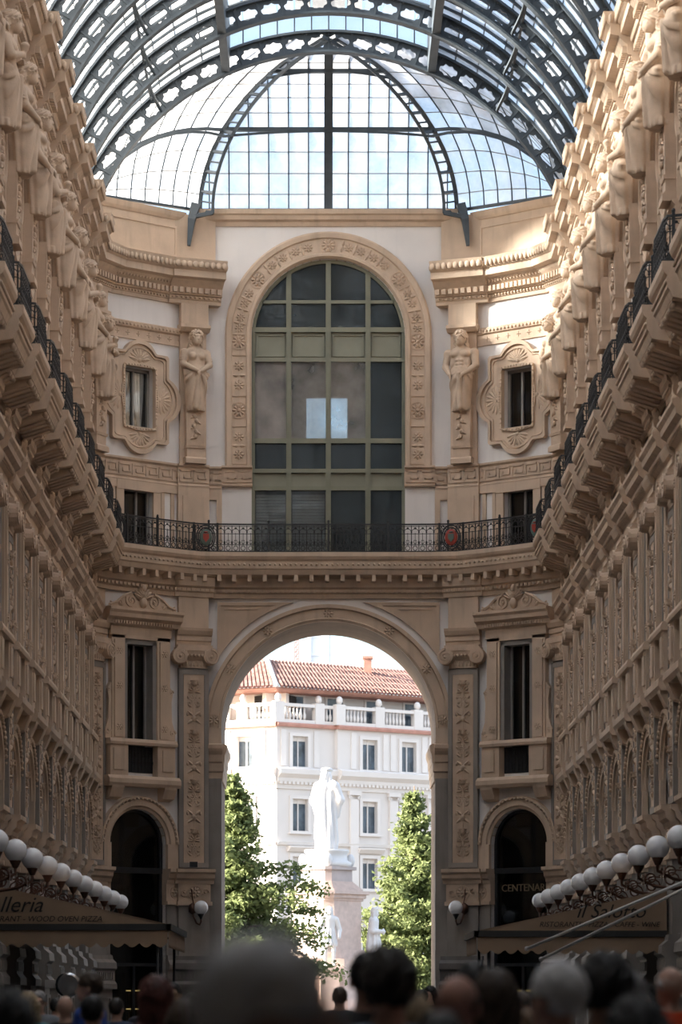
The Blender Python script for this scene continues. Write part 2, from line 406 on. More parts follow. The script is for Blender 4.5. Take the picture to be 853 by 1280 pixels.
def make_bay():
    P = {}
    m = MB()                                        # plaster field pierced by four openings
    A = .4
    m.box(-W2, -AR, -A, 0, FLOOR, 9.9); m.box(AR, W2, -A, 0, FLOOR, 9.9)
    n = 12; zt = 8.3
    for k in range(n):
        a0, a1 = PI * k / n, PI * (k + 1) / n
        m.prism([(AR * cos(a0), ASP + AR * sin(a0)), (AR * cos(a0), zt), (AR * cos(a1), zt), (AR * cos(a1), ASP + AR * sin(a1))], -A, 0)
    m.box(-AR, AR, -A, 0, zt, 8.9); m.box(-AR, -.55, -A, 0, 8.9, 9.9); m.box(.55, AR, -A, 0, 8.9, 9.9)
    m.box(-W2, -.55, -A, 0, 9.9, 12.9); m.box(.55, W2, -A, 0, 9.9, 12.9); m.box(-W2, W2, -A, 0, 12.9, 15.75)
    m.box(-W2, -.55, -A, 0, 15.75, 17.6); m.box(.55, W2, -A, 0, 15.75, 17.6); m.box(-W2, W2, -A, 0, 17.6, 19.435)
    m.box(-W2, -.56, -A, 0, 19.435, 21.265); m.box(.56, W2, -A, 0, 19.435, 21.265); m.box(-W2, W2, -A, 0, 21.265, 24.6)
    P['wall_field'] = m.mesh('wall_field', M_WHITE)
    m = MB()                                        # archivolt on stilts with a beaded rim
    prof = [(AR, -.3), (AR, .06), (AR + .08, .08), (AR + .10, .14), (AR + .27, .14), (AR + .29, .10), (AR + .33, .19), (AR + .38, .19), (AR + .40, 0), (AR + .2, -.1)]
    m.arc(prof, 0, ASP, 0, PI, 22)
    for h in (-1, 1):
        m.prism([(h * AR, AZ), (h * (AR + .4), AZ), (h * (AR + .4), ASP), (h * AR, ASP)], -.3, .13)
    for k in range(28):
        a = PI * (k + .5) / 28; m.ell(((AR + .31) * cos(a), -.17, ASP + (AR + .31) * sin(a)), (.05, .05, .05), 5, 3)
    P['archivolt'] = m.mesh('archivolt', M_TAN)
    m = MB()                                        # impost course over a carved band and a grey pier
    imp = [(-.3, 5.55), (.1, 5.55), (.12, 5.65), (.2, 5.72), (.22, 5.85), (.3, 5.9), (.3, 6.0), (-.3, 6.0)]
    for a, b in ((-W2, -AR + .02), (AR - .02, W2)):
        m.extr(imp, a, b); m.box(a, b, -.3, .07, 5.0, 5.56)
        m.rosette((a + b) / 2, 5.28, .08, .2, 6)
        m.extr([(-.3, 4.9), (.14, 4.9), (.14, 5.0), (-.3, 5.02)], a, b)
    P['impost'] = m.mesh('impost', M_TAN2)
    m = MB()
    for a, b in ((-W2, -AR), (AR, W2)):
        m.box(a, b, -.3, .06, FLOOR, 4.9); m.box(a, b, -.3, .12, FLOOR, 2.9); m.extr([(-.3, 2.9), (.2, 2.9), (.24, 3.05), (.14, 3.2), (.12, 3.35), (-.3, 3.35)], a, b)
    P['pier'] = m.mesh('pier', M_GREY)
    # window surround
    m = MB()
    for h in (-1, 1):
        u0, u1 = sorted((h * .60, h * 1.08)); m.box(u0, u1, 0, .20, 9.75, 13.05)
        u0, u1 = sorted((h * .68, h * 1.0)); m.box(u0, u1, .2, .25, 9.95, 12.9)
        for z in (12.55, 11.5, 10.25): m.rosette(h * .84, z, .25, .13, 6)
        m.prism([(h * 1.08, 9.9), (h * 1.30, 9.9), (h * 1.30, 10.15), (h * 1.18, 10.5), (h * 1.16, 11.1), (h * 1.22, 11.4), (h * 1.08, 11.6)], 0, .16)
        m.scroll(h * 1.2, 10.15, .16, .12, 0, 1.2, .03, 10, h); m.scroll(h * 1.16, 11.4, .16, .08, 0, 1.2, .025, 9, h)
        m.box(min(h * .55, h * 1.2), max(h * .55, h * 1.2), 0, .30, 8.75, 9.80)
        m.box(min(h * .72, h * 1.1), max(h * .72, h * 1.1), .3, .34, 8.95, 9.6)
        m.extr([(0, 8.05), (.25, 8.12), (.38, 8.4), (.4, 8.5), (0, 8.5)], min(h * .75, h * 1.2), max(h * .75, h * 1.2))
    m.box(-1.08, 1.08, 0, .20, 12.95, 13.1)
    m.extr([(0, 13.05), (.2, 13.05), (.22, 13.3), (.3, 13.36), (0, 13.36)], -1.12, 1.12)
    m.extr([(0, 9.72), (.36, 9.72), (.38, 9.8), (.34, 9.9), (0, 9.9)], -1.25, 1.25)
    m.extr([(0, 8.45), (.38, 8.45), (.44, 8.55), (.44, 8.68), (.34, 8.78), (0, 8.78)], -1.33, 1.33)
    P['window_surround'] = m.mesh('window_surround', M_TAN)
    m = MB()                                        # pediment: cornice, twin volutes and a central palmette
    m.extr([(0, 13.36), (.32, 13.36), (.36, 13.48), (.48, 13.56), (.5, 13.68), (.56, 13.76), (.56, 13.84), (0, 13.84)], -1.36, 1.36)
    dentils(m, -1.1, 1.1, 22, .3, .38, 13.38, 13.47)
    m.prism([(-1.33, 13.84), (-1.05, 13.95), (-.8, 14.12), (-.5, 14.32), (-.3, 14.30), (0, 14.25), (.3, 14.30), (.5, 14.32), (.8, 14.12), (1.05, 13.95), (1.33, 13.84)], .05, .26)
    for h in (-1, 1):
        m.scroll(h * .42, 14.1, .27, .22, PI / 2, 1.7, .05, 20, -h)
        m.tube([(h * .42, -.29, 14.33), (h * .7, -.29, 14.22), (h * .95, -.29, 14.02), (h * 1.2, -.29, 13.93)], [.05, .05, .045, .03], 5)
        m.scroll(h * 1.2, 13.93, .27, .09, PI / 2, 1.2, .03, 10, h)
        for a in (.3, .8): m.leaf(h * .75, 13.9, .27, PI / 2 - h * a, .26, .07, .05)
    m.palmette(0, 14.15, .3, .42, 9, R(15), R(165), .1); m.ell((0, -.32, 14.05), (.13, .12, .17), 8, 5); m.ell((0, -.34, 14.5), (.09, .09, .12), 7, 4)
    P['pediment'] = m.mesh('pediment', M_TAN2)
    m = MB(); m.box(-.55, .55, -.05, .02, 8.9, 9.7)
    for k in range(9):
        u = -.5 + k * .125
        m.tube([(u, -.05, 8.92), (u, -.05, 9.68)], .014, 4)
        m.scroll(u + .06, 9.2 + .2 * (k % 2), .05, .055, 0, 1.1, .012, 8)
    P['grille'] = m.mesh('grille', M_IRON)
    m = MB()                                        # grey reveal and sash of the tall window
    for h in (-1, 1): m.box(min(h * .47, h * .62), max(h * .47, h * .62), -.3, .14, 9.9, 12.9); m.box(min(h * .40, h * .48), max(h * .40, h * .48), -.32, -.2, 9.9, 12.85)
    m.box(-.62, .62, -.3, .14, 12.8, 12.95); m.box(-.03, .03, -.31, -.2, 9.9, 12.8); m.box(-.48, .48, -.32, -.2, 9.88, 9.96)
    P['sash'] = m.mesh('sash', M_WFRAME)
    m = MB(); m.box(-.44, -.02, -.28, -.26, 9.95, 12.82); m.box(.02, .44, -.28, -.26, 9.95, 12.82)
    P['pane'] = m.mesh('pane', M_WINDARK)
    m = MB()                                        # glazing of the shop arch
    n = 20; pts = [(AR * cos(PI * k / n), ASP + AR * sin(PI * k / n)) for k in range(n + 1)]
    m.prism([(AR, FLOOR)] + pts + [(-AR, FLOOR)], -.26, -.24)
    P['arch_pane'] = m.mesh('pane', M_WINDARK)
    m = MB(); m.arc([(AR - .09, -.3), (AR - .09, -.16), (AR, -.16), (AR, -.3)], 0, ASP, 0, PI, 20)
    for h in (-1, 1): m.box(min(h * AR, h * (AR - .09)), max(h * AR, h * (AR - .09)), -.3, -.16, FLOOR, ASP)
    m.box(-AR, AR, -.3, -.14, 5.85, 6.02); m.box(-AR, AR, -.3, -.16, 3.0, 3.1); m.box(-.04, .04, -.3, -.18, FLOOR, 3.0)
    P['arch_frame'] = m.mesh('frame', M_IRON)
    m = MB()                                        # mezzanine window, inset panels
    for h in (-1, 1): m.box(min(h * .55, h * .82), max(h * .55, h * .82), 0, .08, 15.7, 17.75); m.box(min(h * .86, h * .98), max(h * .86, h * .98), 0, .05, 15.7, 17.6); m.box(min(h * 1.22, h * 1.35), max(h * 1.22, h * 1.35), 0, .05, 15.7, 17.6)
    m.box(-W2, W2, 0, .08, 17.55, 17.78); m.box(-.82, .82, 0, .1, 17.5, 17.78)
    P['window_trim'] = m.mesh('window_trim', M_TAN)
    m = MB()
    for h in (-1, 1): m.box(min(h * .47, h * .56), max(h * .47, h * .56), -.32, -.18, 15.7, 17.6)
    m.box(-.56, .56, -.32, -.18, 17.5, 17.6); m.box(.05, .11, -.32, -.18, 15.7, 17.6)
    P['mezzanine_sash'] = m.mesh('sash', M_WFRAME)
    m = MB(); m.box(-.5, .5, -.27, -.25, 15.72, 17.55)
    P['mezzanine_pane'] = m.mesh('pane', M_WINDARK)
    m = MB(); m.extr([(0, 17.76), (.07, 17.76), (.09, 17.82), (.06, 17.86), (.06, 18.36), (.12, 18.42), (.12, 18.48), (0, 18.48)], -W2, W2)
    greek(m, -W2, W2, 7, .06, 17.93, 18.3)
    P['greek_key_frieze'] = m.mesh('greek_key_frieze', M_TAN2)
    m = MB(); o_, i_ = quad_outline()               # four-lobed frame with shells
    m.ring(o_, i_, 0, .10); m.ring(o_, lerp_loop(o_, i_, .16), .1, .19); m.ring(lerp_loop(o_, i_, .24), lerp_loop(o_, i_, .31), .1, .14)
    m.ring(lerp_loop(o_, i_, .86), i_, .1, .17)
    for k in range(56):
        q = lerp_loop(o_, i_, .93)[int(k * 120 / 56)]; m.ell((q[0], -.17, q[1]), (.035, .035, .035), 5, 3)
    m.palmette(0, 20.35 + 1.12, .1, .42, 9, 0, PI); m.palmette(0, 20.35 - 1.12, .1, .42, 9, PI, 2 * PI)
    m.palmette(.72, 20.35, .1, .48, 9, -PI / 2, PI / 2); m.palmette(-.72, 20.35, .1, .48, 9, PI / 2, PI * 1.5)
    P['lobed_window_frame'] = m.mesh('lobed_window_frame', M_TAN)
    m = MB()
    for h in (-1, 1): m.box(min(h * .48, h * .56), max(h * .48, h * .56), -.3, -.18, 19.44, 21.26)
    m.box(-.56, .56, -.3, -.18, 21.17, 21.26); m.box(-.56, .56, -.3, -.18, 19.44, 19.52); m.box(-.06, .0, -.3, -.18, 19.44, 21.2)
    P['lobed_sash'] = m.mesh('sash', M_WFRAME)
    m = MB(); m.box(-.5, .5, -.27, -.25, 19.5, 21.2)
    P['lobed_pane'] = m.mesh('pane', M_WINDARK)
    m = MB(); m.extr([(0, 22.1), (.06, 22.1), (.05, 22.16), (.05, 22.42), (.12, 22.46), (.15, 22.6), (.1, 22.64), (0, 22.64)], -W2, W2)
    for k in range(9): m.rosette(-W2 + 3.5 * (k + .5) / 9, 22.29, .05, .1, 4, False)
    beads(m, -W2, W2, 26, .13, 22.53, .05)
    P['rosette_frieze'] = m.mesh('rosette_frieze', M_TAN2)
    ENT = [(-.1, 23.4), (.08, 23.4), (.1, 23.5), (.14, 23.52), (.14, 23.62), (.22, 23.64), (.24, 23.86), (.34, 23.95), (.44, 24.06), (.62, 24.1), (.62, 24.3), (.68, 24.34), (.76, 24.56), (.78, 24.62), (-.1, 24.62)]
    m = MB(); m.extr(ENT, -W2, W2)
    dentils(m, -W2, W2, 22, .2, .34, 23.68, 23.84); beads(m, -W2, W2, 30, .16, 23.57, .045)
    for k in range(30): m.leaf(-W2 + 3.5 * (k + .5) / 30, 23.9, .36, PI / 2, .18, .05, .05)
    for k in range(22): m.ell((-W2 + 3.5 * (k + .5) / 22, -.73, 24.46), (.075, .05, .12), 6, 4)
    P['entablature'] = m.mesh('entablature', M_TAN)
    m = MB(); m.extr([(v + .24 if v > 0 else v, z) for v, z in ENT], -.62, .62)     # the same, broken forward over a pilaster
    dentils(m, -.6, .6, 8, .44, .58, 23.68, 23.84); beads(m, -.6, .6, 11, .4, 23.57, .045)
    for k in range(9): m.ell((-.62 + 1.24 * (k + .5) / 9, -.97, 24.46), (.075, .05, .12), 6, 4)
    for h in (-1, 1):
        for k in range(6): m.ell((h * .62, -.2 - .13 * k, 24.46), (.05, .07, .12), 6, 4)
    P['entablature_block'] = m.mesh('entablature_block', M_TAN)
    m = MB(); m.box(-W2, W2, -.5, .02, 24.6, 26.0); m.extr([(-.5, 26.0), (.05, 26.0), (.1, 26.1), (.14, 26.25), (-.5, 26.25)], -W2, W2)
    m.ring([(-1.45, 24.85), (1.45, 24.85), (1.45, 25.8), (-1.45, 25.8)], [(-1.38, 24.92), (1.38, 24.92), (1.38, 25.73), (-1.38, 25.73)], .02, .05)
    P['attic'] = m.mesh('attic', M_TAN)
    SL = [(-.3, 14.4), (.1, 14.4), (.12, 14.52), (.16, 14.56), (.16, 14.66), (.24, 14.72), (.28, 14.98), (.36, 15.02), (.6, 15.06), (.66, 15.2), (.7, 15.24), (.7, 15.46), (.76, 15.52), (.8, 15.6), (.8, 15.73), (-.3, 15.73)]
    P['_slab'] = SL
    m = MB(); m.extr(SL, -W2, W2)                   # stepped side balcony
    dv = .34
    m.extr([(v + dv if v > .3 else v, z) for v, z in SL], -1.18, 1.18)
    dentils(m, -W2, W2, 24, .1, .2, 14.57, 14.65); beads(m, -1.18, 1.18, 24, 1.06, 15.35, .04)
    for k in range(9):                               # scrolled modillions under the slab
        u = -W2 + 3.5 * (k + .5) / 9
        e = .92 if abs(u) < 1.1 else .58
        m.extr([(.2, 14.74), (.3, 14.74), (e * .6, 14.82), (e, 14.94), (e, 15.08), (.2, 15.08)], u - .11, u + .11)
        m.tube([(u - .12, -(e - .03), 14.98), (u + .12, -(e - .03), 14.98)], .07, 6)
    P['balcony_slab'] = m.mesh('balcony_slab', M_TAN)
    return P
BAY = make_bay()
SL = BAY['_slab']

def make_pilaster():
    P = {}; hw = .475
    m = MB(); m.box(-hw, hw, -.2, .16, 5.95, 12.2)
    m.box(-hw + .09, hw - .09, .16, .19, 6.2, 12.0)
    m.ring([(-hw, 6.05), (hw, 6.05), (hw, 12.15), (-hw, 12.15)], [(-hw + .13, 6.2), (hw - .13, 6.2), (hw - .13, 12.0), (-hw + .13, 12.0)], .16, .23)
    P['shaft'] = m.mesh('pilaster', M_GREY)
    m = MB(); m.box(-.33, .33, .19, .215, 6.2, 12.0)
    arabesque(m, .27, 6.3, 11.9, .215, 11)
    P['relief_panel'] = m.mesh('relief_panel', M_TAN2)
    m = MB()                                         # ionic capital
    m.box(-.44, .44, -.2, .22, 12.2, 12.5); m.extr([(-.2, 12.45), (.25, 12.45), (.36, 12.6), (.38, 12.72), (-.2, 12.72)], -.52, .52); m.box(-.6, .6, -.2, .4, 12.72, 12.82); m.box(-.56, .56, -.2, .36, 12.82, 12.9)
    for h in (-1, 1):
        m.arc([(0, .1), (0, .44), (.24, .42), (.26, .25), (.24, .1)], h * .50, 12.54, 0, 2 * PI, 16)
        m.scroll(h * .50, 12.54, .42, .24, PI / 2, 2.0, .05, 24, -h)
        m.leaf(h * .28, 12.6, .36, PI / 2 - h * .2, .2, .05)
    beads(m, -.3, .3, 5, .33, 12.58, .055, .07)
    for k in range(7): m.leaf(-.36 + .12 * k, 12.22, .22, PI / 2, .2, .05, .04)
    P['capital'] = m.mesh('capital', M_TAN2)
    m = MB()                                         # architrave, plain block and mouldings up to the cornice
    m.extr([(-.2, 12.9), (.2, 12.9), (.22, 13.02), (.26, 13.04), (.26, 13.18), (.32, 13.22), (.38, 13.34), (.4, 13.42), (-.2, 13.42)], -.56, .56)
    m.box(-.48, .48, -.2, .2, 13.4, 14.42)
    m.extr([(v + .14 if v > 0 else v, z) for v, z in SL if z < 15.03] + [(.5, 15.05), (-.3, 15.05)], -.62, .62)
    dentils(m, -.6, .6, 8, .25, .34, 14.57, 14.65)
    P['architrave'] = m.mesh('architrave', M_TAN)
    m = MB()                                         # impost, carved block, lower shaft
    m.extr([(-.2, 5.55), (.3, 5.55), (.32, 5.65), (.4, 5.72), (.42, 5.85), (.5, 5.9), (.5, 6.0), (-.2, 6.0)], -.62, .62)
    m.box(-.52, .52, -.2, .28, 5.0, 5.56); m.rosette(0, 5.28, .29, .22, 8)
    for h in (-1, 1): m.scroll(h * .34, 5.28, .29, .14, 0, 1.3, .035, 12, h)
    m.extr([(-.2, 4.88), (.33, 4.88), (.33, 5.0), (-.2, 5.02)], -.56, .56)
    P['impost'] = m.mesh('impost', M_TAN2)
    m = MB(); m.box(-.5, .5, -.2, .25, 3.3, 4.9); m.box(-.6, .6, -.2, .38, FLOOR, 2.3)
    m.ring([(-.5, .8), (.5, .8), (.5, 2.1), (-.5, 2.1)], [(-.42, .88), (.42, .88), (.42, 2.02), (-.42, 2.02)], .38, .42)
    P['pedestal'] = m.mesh('pedestal', M_GREY)
    m = MB(); m.extr([(-.2, 2.3), (.5, 2.3), (.5, 2.45), (.42, 2.55), (.42, 2.85), (.5, 2.92), (.48, 3.1), (.36, 3.2), (.34, 3.32), (-.2, 3.32)], -.68, .68)
    dentils(m, -.6, .6, 10, .42, .45, 2.6, 2.8)
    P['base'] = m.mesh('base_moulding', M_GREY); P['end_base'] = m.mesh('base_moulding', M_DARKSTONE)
    # upper order: flat strip, herm shaft with a festoon
    m = MB(); m.box(-.42, .42, -.2, .14, 15.7, 23.45)
    m.box(-.5, .5, -.2, .2, 15.7, 17.76); m.box(-.36, .36, .2, .24, 15.9, 17.5)
    m.extr([(-.1, 17.76), (.2, 17.76), (.22, 17.82), (.19, 17.86), (.19, 18.36), (.25, 18.42), (.25, 18.48), (-.1, 18.48)], -.5, .5)
    greek(m, -.46, .46, 2, .19, 17.93, 18.3)
    m.extr([(-.1, 22.55), (.3, 22.55), (.42, 22.66), (.42, 22.76), (-.1, 22.76)], -.48, .48); m.box(-.44, .44, .1, .32, 22.76, 23.4)
    P['upper_pilaster'] = m.mesh('upper_pilaster', M_TAN)
    m = MB()
    m.add([(-.26, -.14, 18.48), (.26, -.14, 18.48), (.26, -.36, 18.48), (-.26, -.36, 18.48), (-.31, -.14, 20.3), (.31, -.14, 20.3), (.31, -.40, 20.3), (-.31, -.40, 20.3)],
          [(0, 1, 2, 3), (4, 7, 6, 5), (0, 4, 5, 1), (1, 5, 6, 2), (2, 6, 7, 3), (3, 7, 4, 0)])
    m.extr([(.1, 18.48), (.44, 18.48), (.44, 18.62), (.38, 18.68), (.1, 18.68)], -.33, .33); m.extr([(.1, 18.95), (.40, 18.95), (.42, 19.03), (.1, 19.05)], -.3, .3)
    for k in range(6): m.ell((random.uniform(-.08, .08), -.41, 20.1 - k * .16), (.07, .06, .08), 6, 4); m.leaf(0, 20.1 - k * .16, .4, -PI / 2 + (-1) ** k * 1.1, .2, .05)
    P['herm_shaft'] = m.mesh('herm_shaft', M_TAN2)
    return P
PIL = make_pilaster()

ATB = MB().box(-.55, .55, -.6, .08, 24.6, 26.2).mesh('attic_block', M_TAN)
def put_bay(root, M, end=False):
    def p(name, key, par=root, m=M): return ob(name, BAY[key], par, m)
    I = Matrix.Identity(4)
    p('wall_field', 'wall_field'); p('archivolt', 'archivolt'); p('impost', 'impost'); p('pier', 'pier')
    s = p('window_surround', 'window_surround'); p('pediment', 'pediment', s, I); p('grille', 'grille', s, I)
    if not end:
        a = p('window_frame', 'sash'); p('pane', 'pane', a, I)
        a = p('shop_arch_frame', 'arch_frame'); p('pane', 'arch_pane', a, I)
        a = p('mezzanine_window', 'mezzanine_sash'); p('pane', 'mezzanine_pane', a, I)
        a = p('lobed_window', 'lobed_sash'); p('pane', 'lobed_pane', a, I)
        p('balcony_slab', 'balcony_slab')
    p('window_trim', 'window_trim'); p('greek_key_frieze', 'greek_key_frieze'); p('lobed_window_frame', 'lobed_window_frame')
    p('rosette_frieze', 'rosette_frieze'); p('entablature', 'entablature'); p('attic', 'attic')
def put_pilaster(root, M, wide=1.0):
    I = Matrix.Identity(4)
    s = ob('pilaster', PIL['shaft'], root, M); ob('relief_panel', PIL['relief_panel'], s, I); ob('capital', PIL['capital'], s, I)
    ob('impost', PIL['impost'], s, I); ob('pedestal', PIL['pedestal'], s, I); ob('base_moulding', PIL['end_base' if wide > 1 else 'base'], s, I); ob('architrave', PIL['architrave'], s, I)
    u = ob('upper_pilaster', PIL['upper_pilaster'], root, M); ob('herm_shaft', PIL['herm_shaft'], u, I)
    ob('attic_block', ATB, root, M @ Matrix.Diagonal((wide, 1, 1, 1)))
    ob('entablature_block', BAY['entablature_block'], root, M @ Matrix.Diagonal((wide, 1, 1, 1)))

# ------------------------------------------------------------------ floor, side walls
YW = 90.0; NB = 10; NBW = 14; HX = 7.26
fl = MB(); fl.plan([(-9, -16), (9, -16), (9, 96), (-9, 96)], FLOOR - .3, FLOOR)
M_FLOOR = mat('marble_floor', (.085, .08, .075), .4, .25, .6)
struct('floor', 'pale marble mosaic floor of the arcade', fl.mesh('floor', M_FLOOR))
walls = {}
for side, sx in (('left', -1), ('right', 1)):
    root = struct('wall_' + side, side + ' arcade wall of sandstone pilasters, arches and balconies')
    walls[sx] = root
    rot = PI / 2 if sx < 0 else -PI / 2
    core = MB()
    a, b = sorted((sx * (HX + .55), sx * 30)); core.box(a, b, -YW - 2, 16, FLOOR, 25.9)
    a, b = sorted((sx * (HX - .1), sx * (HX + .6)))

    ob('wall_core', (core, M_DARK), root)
    plain = MB(); plain.box(a, b, -(YW - 3.5 * NBW), 16, FLOOR, 26.2)
    ob('plain_wall', (plain, M_GREY), root)
    for k in range(NBW):
        put_bay(root, T(sx * HX, YW - 1.75 - 3.5 * k, 0, rot))
        if k: put_pilaster(root, T(sx * HX, YW - 3.5 * k, 0, rot))

# ------------------------------------------------------------------ end wall: chamfered flanks and the great arch
PH = R(38.4)
end = struct('wall_end', 'end wall with tall passage arch below and arched olive window above')
YE = 92.5
FC = (5.83, 91.10)
for sx in (-1, 1):
    put_bay(end, T(sx * FC[0], FC[1], 0, -sx * PH), True)
    put_pilaster(end, T(sx * 7.16, 89.95, 0, -sx * R(62)))
    put_pilaster(end, T(sx * 4.22, 92.22, 0, -sx * R(20)), 1.35)
def EX(x): return (x - 411) * YE / FPX
def EZ(y): return CZ + (1250 - y) * YE / FPX
ZC, RA = 10.38, 3.33
m = MB()                                            # mass of the passage
DY = -3.5
n = 28
for h in (-1, 1):
    a, b = sorted((h * RA, h * 4.7)); m.box(a, b, DY, 0, FLOOR, ZC)
    m.box(a, b, DY, 0, ZC, 15.7)
for k in range(n):
    a0, a1 = PI * k / n, PI * (k + 1) / n
    m.prism([(RA * cos(a0), ZC + RA * sin(a0)), (RA * cos(a0), 15.7), (RA * cos(a1), 15.7), (RA * cos(a1), ZC + RA * sin(a1))], DY, 0)
ob('passage_wall', (m, M_WHITE), end, T(0, YE))
m = MB()
for h in (-1, 1):
    a, b = sorted((h * (RA - .02), h * 3.76)); m.box(a, b, -.12, .10, FLOOR, 8.85)
    m.box(*sorted((h * (RA - .05), h * 3.8)), -.2, .16, FLOOR, 1.0)
    for z in (2.6, 4.4, 6.2, 8.0): m.box(*sorted((h * (RA - .025), h * 3.765)), -.12, .106, z, z + .9)
ob('jamb', (m, M_GREY), end, T(0, YE))
m = MB()
IMP = [(0, 8.75), (.1, 8.75), (.12, 9.0), (.16, 9.05), (.16, 9.3), (.2, 9.34), (.22, 9.55), (.3, 9.66), (.34, 9.74), (.34, 9.86), (.2, 9.9), (0, 9.9)]
for h in (-1, 1):
    m.extr(IMP, *sorted((h * (RA - .05), h * 3.8)))
    q = [(h * (RA - v * .55), z) for v, z in IMP]; m.prism(q, DY, 0.05)
ob('passage_impost', (m, M_TAN2), end, T(0, YE))
m = MB()
m.arc([(RA - .015, -.05), (RA - .015, .10), (RA + .06, .14), (RA + .09, .10), (RA + .36, .10), (RA + .39, .18), (RA + .5, .18), (RA + .52, 0), (RA + .1, -.05), (RA - .01, -.05)], 0, ZC, 0, PI, 48)
for h in (-1, 1): m.box(*sorted((h * (RA - .015), h * (RA + .51))), -.05, .12, 9.88, ZC)
for a in (4, 31, 58, 90, 122, 149, 176): m.rosette((RA + .225) * cos(R(a)), ZC + (RA + .225) * sin(R(a)), .11, .19, 8)
ob('passage_archivolt', (m, M_TAN), end, T(0, YE))
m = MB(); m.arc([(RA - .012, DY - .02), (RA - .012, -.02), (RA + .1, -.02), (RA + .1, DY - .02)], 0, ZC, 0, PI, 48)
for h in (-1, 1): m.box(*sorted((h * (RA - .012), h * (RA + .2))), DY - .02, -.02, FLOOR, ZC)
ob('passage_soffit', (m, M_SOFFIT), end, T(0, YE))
for h in (-1, 1):                                   # recessed spandrels
    def sp(off):
        x1 = -3.44 + off; zt = 14.28 - off; rr = 4.05 + off; pts = []
        a_top = math.acos(max(-1, min(1, 0))); z_at = ZC + math.sqrt(max(0, rr * rr - x1 * x1))
        xt = -math.sqrt(max(.01, rr * rr - (zt - ZC) ** 2))
        a0 = math.atan2(z_at - ZC, x1); a1 = math.atan2(zt - ZC, xt)
        arcp = [(rr * cos(a0 + (a1 - a0) * k / 10), ZC + rr * sin(a0 + (a1 - a0) * k / 10)) for k in range(11)]
        pts = [(x1, zt), (x1, (zt + z_at) / 2)] + arcp + [((x1 + xt) / 2, zt)]
        return [(-h * u, z) for u, z in pts]
    m = MB(); m.ring(sp(0), sp(.1), 0, .09); m.ring(sp(.1), sp(.22), 0, .05); m.prism(sp(.2), 0, .02)
    ob('spandrel', (m, M_TAN), end, T(0, YE))
# entablature and balcony slab round the end, following a smoothed plan
def chaikin(p, k=2):
    for _ in range(k):
        q = [p[0]]
        for a, b in zip(p[:-1], p[1:]):
            q += [(a[0] * .75 + b[0] * .25, a[1] * .75 + b[1] * .25), (a[0] * .25 + b[0] * .75, a[1] * .25 + b[1] * .75)]
        p = q + [p[-1]]
    return p
PLAN = chaikin([(-7.26, 89.4), (-7.0, 90.15), (-4.7, 92.05), (-3.9, 92.5), (0, 92.5), (3.9, 92.5), (4.7, 92.05), (7.0, 90.15), (7.26, 89.4)])
def offset(pts, d):
    out = []
    for i, p in enumerate(pts):
        a = Vector(pts[max(i - 1, 0)]); b = Vector(p); c = Vector(pts[min(i + 1, len(pts) - 1)])
        t1 = (b - a); t2 = (c - b)
        if t1.length < 1e-6: t1 = t2
        if t2.length < 1e-6: t2 = t1
        t1.normalize(); t2.normalize()
        n1 = Vector((t1.y, -t1.x)); n2 = Vector((t2.y, -t2.x)); q = (n1 + n2).normalized()
        out.append(b + q * (d / max(.5, q.dot(n1))))
    return out
def plan_sweep(mb, prof, pts):
    k = len(prof); base = [offset(pts, v) for v, z in prof]; p = []
    for i in range(len(pts)):
        for j in range(k): p.append((base[j][i].x, base[j][i].y, prof[j][1]))
    f = [(i * k + j, i * k + (j + 1) % k, (i + 1) * k + (j + 1) % k, (i + 1) * k + j) for i in range(len(pts) - 1) for j in range(k)]
    mb.add(p, f + [tuple(range(k)), tuple(range(len(pts) * k - 1, (len(pts) - 1) * k - 1, -1))])
class Path:
    def __init__(s, pts):
        s.p = [Vector(q) for q in pts]; s.d = [0]
        for a, b in zip(s.p[:-1], s.p[1:]): s.d.append(s.d[-1] + (b - a).length)
        s.L = s.d[-1]
    def at(s, t):
        t = max(0, min(s.L - 1e-6, t)); i = 0
        while s.d[i + 1] < t: i += 1
        q = (t - s.d[i]) / (s.d[i + 1] - s.d[i]); a = s.p[i].lerp(s.p[i + 1], q); tg = (s.p[i + 1] - s.p[i]).normalized()
        return a, tg
m = MB(); plan_sweep(m, SL, PLAN)
pp = Path(offset(PLAN, .2)); 
for k in range(int(pp.L / .16)):                    # dentils, beads and leaf modillions following the curve
    a, t = pp.at(.16 * (k + .5)); nrm = Vector((t.y, -t.x)); r = Matrix.Rotation(math.atan2(t.y, t.x), 3, 'Z')
    c = a
    v = [Vector((x * .05, -y, z)) for z in (14.57, 14.65) for y in (-.06, .05) for x in (-1, 1)]
    m.add([(r @ q) + Vector((c.x, c.y, 0)) for q in v], [(0, 1, 3, 2), (4, 6, 7, 5), (0, 4, 5, 1), (2, 3, 7, 6), (0, 2, 6, 4), (1, 5, 7, 3)])
    e = a + nrm * .53; m.ell((e.x, e.y, 15.36), (.045, .045, .04), 5, 3)
    if k % 3 == 0:
        e = a + nrm * .25; v = [Vector((x * .06, -y, z)) for z in (14.86, 15.06) for y in (-.16, .14) for x in (-1, 1)]
        m.add([(r @ q) + Vector((e.x, e.y, 0)) for q in v], [(0, 1, 3, 2), (4, 6, 7, 5), (0, 4, 5, 1), (2, 3, 7, 6), (0, 2, 6, 4), (1, 5, 7, 3)])
ob('balcony_slab', (m, M_TAN), end)
